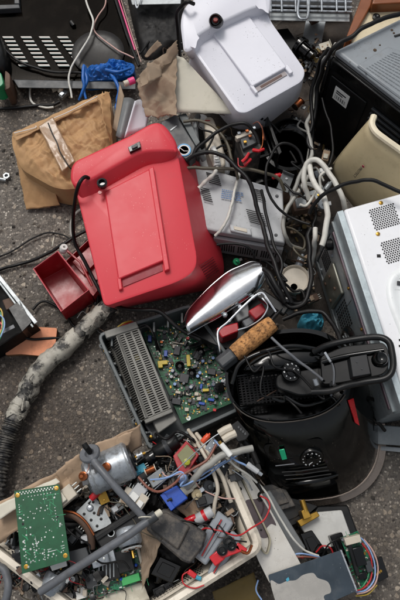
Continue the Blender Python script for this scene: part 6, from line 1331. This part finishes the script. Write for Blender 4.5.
rs = random.Random(55)
EX = [((292, 150, .16), (304, 196, .17), 'cable', .0026, 'black lead twisting between the bowl and the white cable arch'),
 ((300, 120, .12), (322, 182, .14), 'gcable', .0026, 'thin grey lead winding down beside the black case'),
 ((284, 184, .18), (326, 238, .16), 'cable', .003, 'black lead crossing the rusty scrap towards the microwave'),
 ((262, 262, .17), (306, 300, .15), 'cable', .003, 'black lead sagging above the white cup'),
 ((196, 120, .19), (236, 166, .19), 'cable', .0026, 'thin black lead across the side of the old iron'),
 ((250, 118, .16), (296, 128, .14), 'cable', .003, 'black lead tucked under the lower side of the white bread maker'),
 ((286, 226, .14), (310, 262, .12), 'olive', .0026, 'brown lead in the gap left of the microwave corner'),
 ((244, 356, .265), (300, 412, .25), 'cable', .0022, 'thin black lead lying over the perforated frying basket'),
 ((262, 350, .275), (326, 398, .262), 'cable', .0024, 'thin black lead draped over the small numbered dial'),
 ((270, 396, .25), (338, 404, .22), 'gloss', .0032, 'glossy black lead along the front rim of the fryer'),
 ((300, 206, .2), (330, 166, .2), 'wcable', .003, 'thin white lead inside the white cable arch'),
 ((150, 440, .2), (196, 440, .2), 'cable', .0028, 'black lead under the lower rim of the grey case'),
 ((160, 470, .2), (236, 500, .2), 'wirepink', .0014, 'pale pink wire wandering across the right half of the basket'),
 ((110, 500, .21), (160, 540, .21), 'olive', .0011, 'thin olive wire crossing the black bar and power block'),
 ((60, 520, .22), (130, 570, .2), 'cable', .0018, 'thin black wire crossing the rusty ring segment'),
 ((180, 520, .22), (246, 540, .22), 'cable', .0015, 'thin black wire over the clear modules'),
 ((236, 450, .22), (262, 500, .16), 'cable', .0026, 'black lead dropping between the basket and the fryer')]
for a_, c_, m_, r_, lab in EX:
    n_ = 6; P = []
    for i in range(n_ + 1):
        f = i / n_; w = 9 * math.sin(f * 3.14) + 2; P.append((a_[0] + (c_[0] - a_[0]) * f + rs.uniform(-w, w), a_[1] + (c_[1] - a_[1]) * f + rs.uniform(-w, w), a_[2] + (c_[2] - a_[2]) * f + rs.uniform(-.006, .012)))
    cable('loose_wire', lab, P, r_, m_, 'wire')

for o_, z0, z1, m_, nm, lab, cat in (
 ([(268, 492), (300, 500), (318, 506), (300, 522), (286, 528), (272, 508)], .0, .05, 'black', 'plastic_plate', 'black plastic plate wedged under the front of the fryer', 'plate'),
 ([(300, 534), (312, 530), (330, 556), (312, 562)], .0, .07, 'gloss', 'plastic_plate', 'glossy black plate between the white faced box and the metal sheet', 'plate'),
 ([(262, 486), (282, 482), (296, 506), (276, 512)], .04, .07, 'darkdust', 'plastic_plate', 'dusty charcoal plate between the metal strip and the fryer', 'plate'),
 ([(330, 536), (342, 532), (350, 552), (338, 558)], .04, .09, 'satin', 'plastic_plate', 'small dark box against the left side of the narrow board module', 'box'),
 ([(160, 556), (182, 566), (172, 584), (150, 574)], .09, .15, 'gloss', 'plastic_plate', 'glossy dark cover below the dusty power block', 'cover'),
 ([(206, 528), (226, 498), (238, 506), (220, 536)], .1, .165, 'darkdust', 'plastic_plate', 'dusty dark slab between the clear module and the cream pipes', 'slab'),
 ([(240, 430), (252, 438), (262, 470), (250, 478), (240, 456)], .02, .12, 'black', 'plastic_plate', 'black plate standing in the gap between the basket and fryer', 'plate')):
    t = thing(nm, lab, cat, at(*o_[0], z0)); prism('plate_body', m_, o_, z0, z1, t, 1.5, .002)
    c_ = (sum(p[0] for p in o_) / len(o_), sum(p[1] for p in o_) / len(o_)); prism('raised_step', m_, [((p[0] * .6 + c_[0] * .4), (p[1] * .6 + c_[1] * .4)) for p in o_], z1 - .002, z1 + .005, t, 1, .001)
